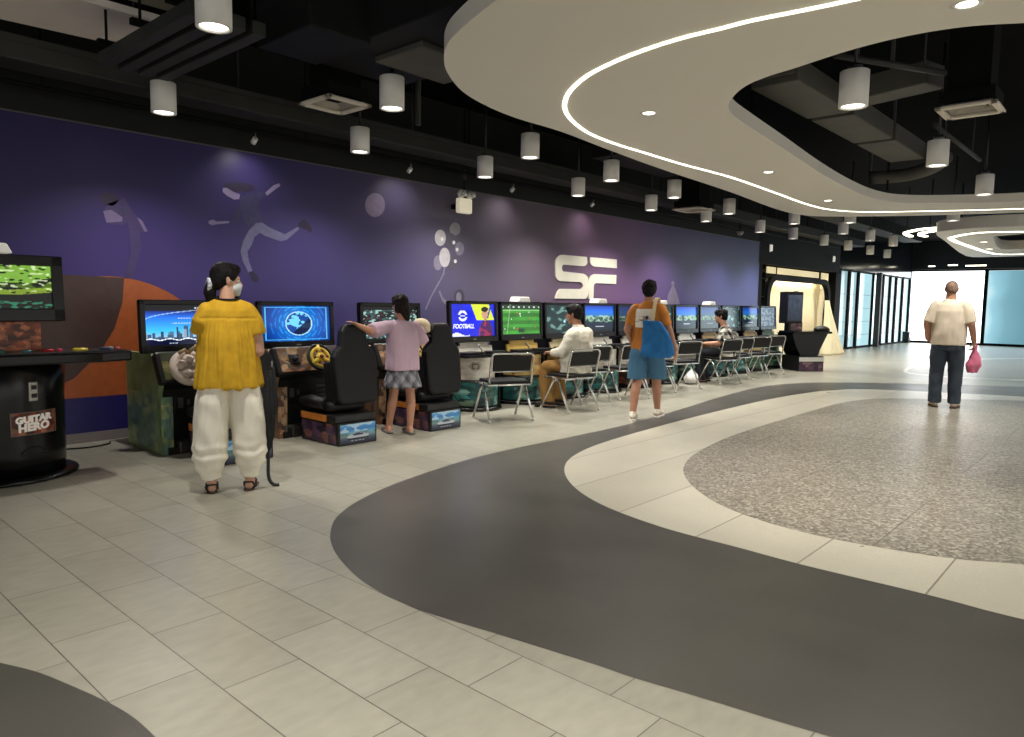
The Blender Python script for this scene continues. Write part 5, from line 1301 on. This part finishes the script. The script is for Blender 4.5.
F = Flesh(); F.rings([((0,.005,.655),.178,.145),((0,.005,.78),.175,.14),((0,0,.95),.172,.12),((0,0,1.06),.168,.105),((0,0,1.125),.13,.085),((0,.002,1.16),.065,.055)])
ad = (el-V((-.15,-.005,1.095))); F.sleeve([((-.12,0,1.10),.06),(V((-.15,-.005,1.095))+ad*.35,.07),(V((-.15,-.005,1.095))+ad*.95,.074)])
F.sleeve([((.125,0,1.09),.062),((.17,.0,1.03),.07),((.205,.02,.93),.078)])
F.build('shirt', mat('cotton_lilac', (200,172,190), .85, spec=.2, var=.04), G_, .008, 4, wrinkle(.007, (9,9,5), 4))
F = Flesh(); F.rings([((0,0,.76),.135,.105),((0,0,.66),.15,.12),((0,0,.50),.195,.16),((0,0,.485),.195,.16)])
sk_ = F.build('skirt', CLOTHP, G_, .008, 3, lambda p, n: .007*math.sin(math.atan2(p.y, p.x)*13)*max(0, (.76-p.z)/.2))
def plaid(co):
    a = np.arctan2(co[:, 1], co[:, 0])*.2; z = co[:, 2]; u, v = (a+z)*38, (a-z)*38
    g = .46+.07*np.sign(np.sin(u))+.07*np.sign(np.sin(v))+.10*(np.abs(np.sin(u*.5+.4)) < .12)+.10*(np.abs(np.sin(v*.5+.4)) < .12)
    return np.stack([g, g*1.0, g*1.06], -1)
recolor(sk_, plaid, CLOTHP)
for q in (-1, 1):
    an = V((q*.075+(-.05 if q < 0 else -.005), .07 if q < 0 else -.03, 0)); R_ = Q((0,0,1), .1).to_matrix()
    F = Flesh(); P = lambda x, y, z: an+R_ @ V((x,y,z))
    F.hull(sph(P(0,-.06,.018),(.036,.03,.014)), sph(P(0,.06,.018),(.04,.04,.014)), sph(P(0,.13,.018),(.042,.03,.014))); F.hull(sph(P(0,.06,.05),(.042,.03,.02)), sph(P(0,.12,.034),(.043,.04,.024)))
    F.build('clog', mat('clog_grey', (120,114,112), .7, var=.05), G_, .006, 3)
# pale cap / plush head rest resting against the second seat
p = V(G_.location)+G_.rotation_euler.to_matrix() @ V((.255,.24,1.06))
t = empty('ball_cap', p, -.4, 'cream cap with a dark brim held by the girl at the right racing seat', 'cap')
F = Flesh(); F.hull(sph((0,0,.03),(.10,.11,.085)), sph((0,0,-.02),(.10,.105,.03))); F.build('crown', mat('cap_cream', (220,204,168), .8, var=.05), t, .006, 3, wrinkle(.003, (20,20,20), 1))
F = Flesh(); F.hull(sph((.03,-.05,-.075),(.07,.06,.012)), sph((.02,.03,-.06),(.09,.07,.02))); F.build('brim', mat('cap_dark', (34,30,30), .7, var=.1), t, .005, 3)

# ---- seated man in white ------------------------------------------------------------------
cc, ca = CHAIRS[1]
S_ = person('s', (cc.x+.11, cc.y-.06, 0), 6, 'seated man in a long-sleeved white shirt and khaki trousers on a folding chair')
F = Flesh()
T, HR = head(F, (-.005,.10,1.215), rad(16), rad(-8), 1.0)
F.cap((0,.02,1.0), .062, (0,.075,1.15), .06)
F.rings([((0,.06,.47),.18,.13),((0,.06,.60),.18,.13),((0,.05,.80),.19,.125),((0,.03,.97),.18,.10),((0,.03,1.05),.07,.07)])
for q in (-1, 1):
    F.chain([((q*.20,0,.955),.06),((q*.25,.09,.74),.05),((q*.16,.33,.72),.032)]); hand(F, (q*.16,.33,.72), (-q*.35,.9,.05), (0,-.1,-1), (-q,.2,.1), 1.0, .6)
    F.chain([((q*.10,-.02,.53),.092),((q*.15,.40,.52),.065),((q*.15,.42,.30),.058),((q*.145,.36,.09),.04)]); foot(F, (q*.145,.36,.085), -q*.12, 1.0, False)
body = F.build('body', SK2, S_, .006, 3); face_bits(body, T, HR, 1.0)
hairstyle(body, T, HR, CAPH+[[((0,-.07,-.02),(.07,.04,.05)),((0,-.065,-.055),(.055,.03,.03))]], 1.03, .005, HAIR, 8)
F = Flesh(); F.rings([((0,.06,.475),.25,.19),((0,.06,.56),.255,.19),((0,.05,.72),.26,.19),((0,.035,.88),.255,.17),((0,.02,.985),.215,.135),((0,.02,1.04),.115,.095),((0,.035,1.065),.075,.07)])
for q in (-1, 1):
    F.sleeve([((q*.17,.0,.965),.085),((q*.215,.03,.90),.083),((q*.25,.09,.75),.072)]); F.hull(sph((q*.25,.09,.745),.07)); F.sleeve([((q*.25,.09,.74),.064),((q*.21,.21,.728),.058),((q*.17,.315,.72),.045)])
sh_ = F.build('shirt', mat('cotton_shirt_white', (226,222,206), .85, spec=.2, var=.03), S_, .008, 4, wrinkle(.013, (8,8,9), 9))
F = Flesh(); F.hull(ring((0,.028,1.05),.085,.08), ring((0,.04,1.085),.07,.068)); F.build('collar', mat('cotton_shirt_white'), sh_, .006, 2)
F = Flesh(); F.hull(sph((-.09,.08,.54),(.12,.13,.085)), sph((.09,.08,.54),(.12,.13,.085)))
for q in (-1, 1): F.chain([((q*.10,0,.55),.108),((q*.155,.40,.535),.085)]); F.rings([((q*.155,.415,.56),.08,.08),((q*.155,.41,.30),.085,.088),((q*.15,.375,.085),.08,.09)])
F.build('trousers', mat('khaki', (146,110,62), .85, spec=.2, var=.08), S_, .008, 4, wrinkle(.009, (9,9,6), 6))
for q in (-1, 1): shoe(S_, (q*.145,.37,.085), -q*.12, mat('shoe_darkbrown', (44,34,30), .5, var=.1), RUBBER, 1.05)
# ---- person in the checked shirt ------------------------------------------------------------
cc, ca = CHAIRS[6]
K_ = person('k', (cc.x+.09, cc.y-.04, 0), 14, 'seated person with tousled dark hair in a black and white checked shirt')
F = Flesh(); T, HR = head(F, (-.0,.10,1.165), rad(14), rad(-6), .95); F.cap((0,.02,.96), .055, (0,.075,1.10), .054)
F.rings([((0,.0,.47),.16,.13),((0,.0,.60),.15,.12),((0,.0,.80),.165,.11),((0,.0,.93),.165,.095),((0,.02,1.0),.06,.06)])
for q in (-1, 1):
    F.chain([((q*.175,0,.915),.05),((q*.22,.06,.70),.042),((q*.16,.30,.69),.028)]); hand(F, (q*.16,.30,.69), (-q*.3,.9,.1), (0,-.1,-1), (-q,.2,.1), .92, .6)
    F.chain([((q*.09,-.02,.53),.085),((q*.15,.38,.52),.06),((q*.15,.40,.30),.054),((q*.145,.34,.09),.036)]); foot(F, (q*.145,.34,.085), -q*.12, .95, False)
body = F.build('body', SK1, K_, .006, 3); face_bits(body, T, HR, .95)
hairstyle(body, T, HR, CAPH+[[((0,-.05,.07),(.08,.08,.06)),((0,.03,.09),(.07,.05,.05))],[((0,-.07,-.02),(.075,.045,.05)),((0,-.06,-.06),(.05,.03,.03))]], 1.04, .016, HAIR, 11)
F = Flesh(); F.rings([((0,-.01,.48),.205,.18),((0,-.01,.60),.205,.175),((0,-.01,.75),.205,.155),((0,-.005,.87),.20,.13),((0,.005,.945),.165,.105),((0,.02,.995),.075,.07)])
for q in (-1, 1): F.sleeve([((q*.15,.0,.92),.07),((q*.185,.02,.87),.073),((q*.212,.048,.75),.074)])
cs_ = F.build('shirt', CLOTHP, K_, .008, 4, wrinkle(.009, (9,9,8), 12))
def checks(co):
    u = np.sin((co[:, 0]+co[:, 1]*.6)*62); v = np.sin(co[:, 2]*58+1); g = np.where((u > .1) & (v > .1), .10, np.where((u > .1) | (v > .1), .42, .84)); g = np.where(np.abs(u) < .12, .9, g); return np.stack([g*1.0, g*.98, g*.93], -1)
recolor(cs_, checks, CLOTHP)
F = Flesh(); F.hull(sph((-.08,.0,.54),(.11,.13,.085)), sph((.08,.0,.54),(.11,.13,.085)))
for q in (-1, 1): F.chain([((q*.09,0,.55),.10),((q*.15,.38,.535),.075)]); F.rings([((q*.15,.395,.56),.07,.07),((q*.15,.40,.30),.072,.072),((q*.147,.36,.09),.068,.072)])
F.build('trousers', mat('jeans_dark', (40,42,48), .85, spec=.2, var=.1), K_, .009, 4, wrinkle(.008, (9,9,6), 6))
for q in (-1, 1): shoe(K_, (q*.145,.35,.085), -q*.12, mat('shoe_black', (30,30,32), .5, var=.1), RUBBER, 1.0)

# ---- walking man in orange ------------------------------------------------------------------
pl = at_z(645, 419); O_ = person('o', (pl.x, pl.y, 0), -70, 'man walking in an orange shirt and blue shorts, blue tote bag on his shoulder')
s = 1.0; F = Flesh(); T, HR = head(F, (0,.03,1.575), rad(4), rad(-4), 1.0); F.cap((0,-.005,1.40), .058, (0,.012,1.52), .056)
F.rings([((0,0,.90),.155,.115),((0,0,1.05),.145,.105),((0,0,1.25),.175,.11),((0,-.005,1.37),.175,.085),((0,0,1.43),.065,.06)])
F.chain([((-.17,-.01,1.355),.055),((-.24,-.06,1.10),.046),((-.22,.09,.96),.032)]); hand(F, (-.22,.09,.96), (.2,.7,-.6), (1,0,0), (0,.5,.8), 1.0, .6)
F.chain([((.17,-.01,1.355),.055),((.265,-.04,1.10),.046),((.335,.02,.88),.032)]); hand(F, (.335,.02,.88), (.12,.25,-1), (-1,.1,0), (0,1,.2), 1.0, .55)
aL, aR = V((-.11,-.21,.085)), V((.11,.21,.085))
F.chain([((-.085,0,.92),.095),((-.10,-.05,.49),.06),((-.105,-.14,.34),.058),(aL,.036)]); F.chain([((.085,0,.92),.095),((.10,.12,.50),.06),((.108,.14,.34),.058),(aR,.036)])
foot(F, aL, .15, 1.0, False); foot(F, aR, -.1, 1.0, False)
body = F.build('body', SK2, O_, .006, 3); face_bits(body, T, HR, 1.0)
hairstyle(body, T, HR, CAPH+[[((0,-.06,.0),(.078,.055,.06)),((0,-.065,-.035),(.062,.035,.035))]], 1.06, .009, HAIR, 13)
F = Flesh(); F.rings([((0,0,.82),.20,.155),((0,0,.98),.195,.148),((0,0,1.15),.19,.14),((0,0,1.29),.19,.125),((0,0,1.37),.165,.105),((0,.0,1.425),.085,.075),((0,.004,1.45),.065,.06)])
for q in (-1, 1): F.sleeve([((q*.145,-.005,1.355),.074),((q*.18,-.015,1.29),.074),((q*(.225 if q > 0 else .205),-.03,1.15),.072)])
so_ = F.build('t_shirt', mat('cotton_orange', (186,118,54), .85, spec=.2, var=.05), O_, .008, 4, wrinkle(.010, (8,8,5), 15))
def back_print(U, W):
    img = fill(U, (228,222,210)); nz = vnoise(U, W, 5, 3); put(img, (np.abs(W-.5) < .12) & (nz > 0) & (U > .2) & (U < .8), (170,150,140)); put(img, disk(U, W, .68, .55, .09, 1), (60,54,54)); put(img, rect(U, W, .25, .6, .4, .44), (150,70,60)); put(img, np.abs(W-.3-.2*U) < .02, (140,130,124)); return img
patch('back_print', back_print, so_, (0,1,0), -.03, 1.245, .215, .225, 28, 28, CLOTHP)
F = Flesh(); F.rings([((0,0,.95),.17,.13),((0,0,.86),.195,.155),((0,0,.78),.2,.16)])
F.rings([((-.09,0,.85),.115,.14),((-.105,-.02,.68),.12,.132),((-.112,-.04,.50),.118,.125)]); F.rings([((.09,0,.85),.115,.14),((.105,.05,.68),.12,.132),((.112,.10,.50),.118,.125)])
F.build('shorts', mat('denim_blue', (72,112,142), .85, spec=.2, var=.06), O_, .008, 4, wrinkle(.010, (9,9,5), 16))
for a, y, p_ in ((aL, .15, 0), (aR, -.1, 0)): shoe(O_, a, y, mat('shoe_cream', (220,212,194), .6, var=.04), mat('sole_white', (226,222,212), .6, var=.03), 1.05)
# the tote bag
O_.scale = (.96, .96, .96); m4 = M.Translation(V(O_.location)) @ O_.rotation_euler.to_matrix().to_4x4() @ M.Scale(.96, 4)
p = m4 @ V((.15,-.20,.78)); t = empty('tote_bag', p, rad(-70), 'blue tote bag with a cream strap hanging from the shoulder of the man in orange', 'bag')
F = Flesh(); F.hull(ring((0,.03,.0),.17,.06), ring((0.01,.03,.06),.20,.075)); F.hull(ring((0.01,.03,.06),.20,.075), ring((-.02,.03,.26),.16,.06)); F.hull(ring((-.02,.03,.26),.16,.06), ring((-.07,.035,.42),.10,.035))
F.build('bag_body', mat('tote_blue', (32,104,166), .7, spec=.3, var=.12, vscale=10), t, .008, 3, wrinkle(.016, (10,10,7), 21))
def strap(name, pts, wdt, m):
    b = MB(); L = []
    pts = spline([V(q) for q in pts], 5)
    for k, q in enumerate(pts):
        a, c = pts[max(k-1,0)], pts[min(k+1,len(pts)-1)]; tg = (c-a).normalized(); sd = tg.cross(V((0,-1,.4))).normalized(); nn = sd.cross(tg).normalized(); L.append([b.b.verts.new(q+sd*wdt/2*i+nn*.003*j) for i, j in ((-1,-1),(1,-1),(1,1),(-1,1))])
    for A, B in zip(L, L[1:]):
        for k in range(4): b.b.faces.new((A[k], A[(k+1)%4], B[(k+1)%4], B[k]))
    b.b.faces.new(L[0]); b.b.faces.new(L[-1])
    return b.build(name, m, t)
strap('shoulder_strap', [(-.06,.03,.40),(-.055,.06,.54),(-.045,.10,.655),(-.04,.18,.685),(-.04,.26,.66),(-.045,.32,.55)], .04, mat('strap_cream', (226,208,170), .8, var=.04))

# ---- far man in the white T-shirt -----------------------------------------------------------
pl = at_z(943.5, 407.5); N_ = person('n', (pl.x, pl.y, 0), -79, 'bald man in a white T-shirt and dark jeans walking away towards the bright windows')
F = Flesh(); T, HR = head(F, (0,.035,1.625), rad(-3), rad(2), 1.03); F.cap((0,-.005,1.44), .068, (0,.012,1.57), .064)
F.rings([((0,0,.92),.175,.135),((0,.01,1.08),.18,.145),((0,0,1.28),.19,.125),((0,-.005,1.41),.185,.09),((0,0,1.48),.07,.065)])
F.chain([((-.19,-.01,1.395),.06),((-.262,-.05,1.16),.048),((-.245,.0,.95),.034)]); hand(F, (-.245,.0,.95), (.55,.35,-.6), (1,0,0), (0,1,.3), 1.0, .6)
F.chain([((.19,-.01,1.395),.06),((.255,-.06,1.16),.048),((.30,.02,.93),.034)]); hand(F, (.30,.02,.93), (.05,.2,-1), (-1,.1,0), (0,1,.2), 1.0, 1.0)
for q in (-1, 1): F.chain([((q*.09,0,.93),.10),((q*.11,.01,.50),.066),((q*.115,-.015,.09),.042)]); foot(F, (q*.115,-.015,.09), -q*.2, 1.0, False)
body = F.build('body', SK2, N_, .006, 3); face_bits(body, T, HR, 1.03)
hairstyle(body, T, HR, [[((0,-.019,.032),(.077,.097,.084)),((0,-.05,.0),(.072,.066,.07))]], 1.03, .0015, mat('hair_grey', (128,100,84), .7, var=.2, vscale=60), 15)
F = Flesh(); F.rings([((0,0,.865),.215,.17),((0,0,1.0),.215,.172),((0,0,1.18),.213,.16),((0,0,1.33),.212,.14),((0,0,1.41),.18,.115),((0,0,1.468),.09,.08),((0,.004,1.49),.072,.066)])
for q in (-1, 1): F.sleeve([((q*.165,-.005,1.395),.082),((q*.20,-.018,1.33),.082),((q*.245,-.04,1.17),.08)])
F.build('t_shirt', mat('cotton_tee_white', (214,200,180), .85, spec=.2, var=.03), N_, .008, 4, wrinkle(.010, (7,7,4), 25))
F = Flesh(); F.rings([((0,0,1.0),.18,.15),((0,0,.88),.19,.155),((0,0,.80),.19,.155)])
for q in (-1, 1): F.rings([((q*.09,0,.86),.11,.14),((q*.105,.005,.68),.105,.115),((q*.112,.005,.48),.088,.092),((q*.115,-.01,.26),.082,.088),((q*.116,-.015,.07),.084,.095)])
F.build('jeans', mat('denim_dark', (58,66,76), .85, spec=.2, var=.12), N_, .008, 4, wrinkle(.010, (9,9,8), 26))
for q in (-1, 1): shoe(N_, (q*.115,-.015,.085), -q*.2, mat('shoe_tan', (190,176,150), .6, var=.08), mat('sole_dark', (60,50,44), .6, var=.05), 1.08)
m4 = M.Translation(V(N_.location)) @ N_.rotation_euler.to_matrix().to_4x4()
p = m4 @ V((.315,.05,.50)); t = empty('pink_bag', p, rad(-60), 'small pink bag hanging from the right hand of the bald man', 'bag')
F = Flesh(); F.hull(ring((-.01,0,.0),.06,.035), ring((0,0,.10),.10,.05)); F.hull(ring((0,0,.10),.10,.05), ring((.01,0,.22),.07,.035)); F.hull(ring((.01,0,.22),.07,.035), ring((.0,0,.31),.024,.018)); F.hull(ring((0,0,.31),.024,.018), ring((0,0,.36),.03,.015))
F.build('bag_body', mat('bag_pink', (206,104,136), .6, var=.12, vscale=14), t, .006, 3, wrinkle(.010, (16,16,8), 27))
MB().tube([(-.02,0,.34),(-.018,0,.40),(.018,0,.40),(.02,0,.34)], .006, 8).build('bag_handle', mat('bag_pink'), t)
# ================================================================== LIGHT
wd = bpy.data.worlds.new('world'); SC.world = wd; wd.use_nodes = True
bg = wd.node_tree.nodes['Background']; bg.inputs['Color'].default_value = (1.0, .985, .955, 1); bg.inputs['Strength'].default_value = .9
def area(name, loc, rot, sx, sy, e, col):
    l = bpy.data.lights.new(name, 'AREA'); l.shape = 'RECTANGLE'; l.size = sx; l.size_y = sy; l.energy = e; l.color = col
    o = bpy.data.objects.new(name, l); COL.objects.link(o); o.location = loc; o.rotation_euler = rot
    return o
# daylight coming in through the far windows
area('window_daylight', (32.5, 3.5, 1.5), (0, rad(90), 0), 2.6, 8, 60, (.82,.94,1))
# unseen ceiling lamps near the camera
for x, y, e in ((-2.5,1.5,340),(.2,1.0,600),(1.2,-2.5,540),(4.5,-4.5,500)): spot('unseen_beam', (x, y, 2.88), e, rad(115), .8)
for x, y in ((5.5,-3.4),(9.5,-3.8),(13.5,-3.6),(17.5,-3.0)): spot('unseen_beam', (x, y, 2.88), 300, rad(165), .3)  # added, unseen: wide spots that brighten the mural wall
area('booth_light', (19.9, 7.50, 2.12), (rad(40),0,0), 4.2, .06, 24, (1,.9,.68))
SC.view_settings.view_transform = 'Standard'; SC.view_settings.look = 'None'; SC.view_settings.gamma = 1; SC.view_settings.use_curve_mapping = False
SC.view_settings.exposure = 0.0
SC.cycles.use_denoising = True; SC.cycles.max_bounces = 6; SC.cycles.diffuse_bounces = 3; SC.cycles.glossy_bounces = 3; SC.cycles.sample_clamp_indirect = 4; SC.cycles.caustics_reflective = False; SC.cycles.caustics_refractive = False
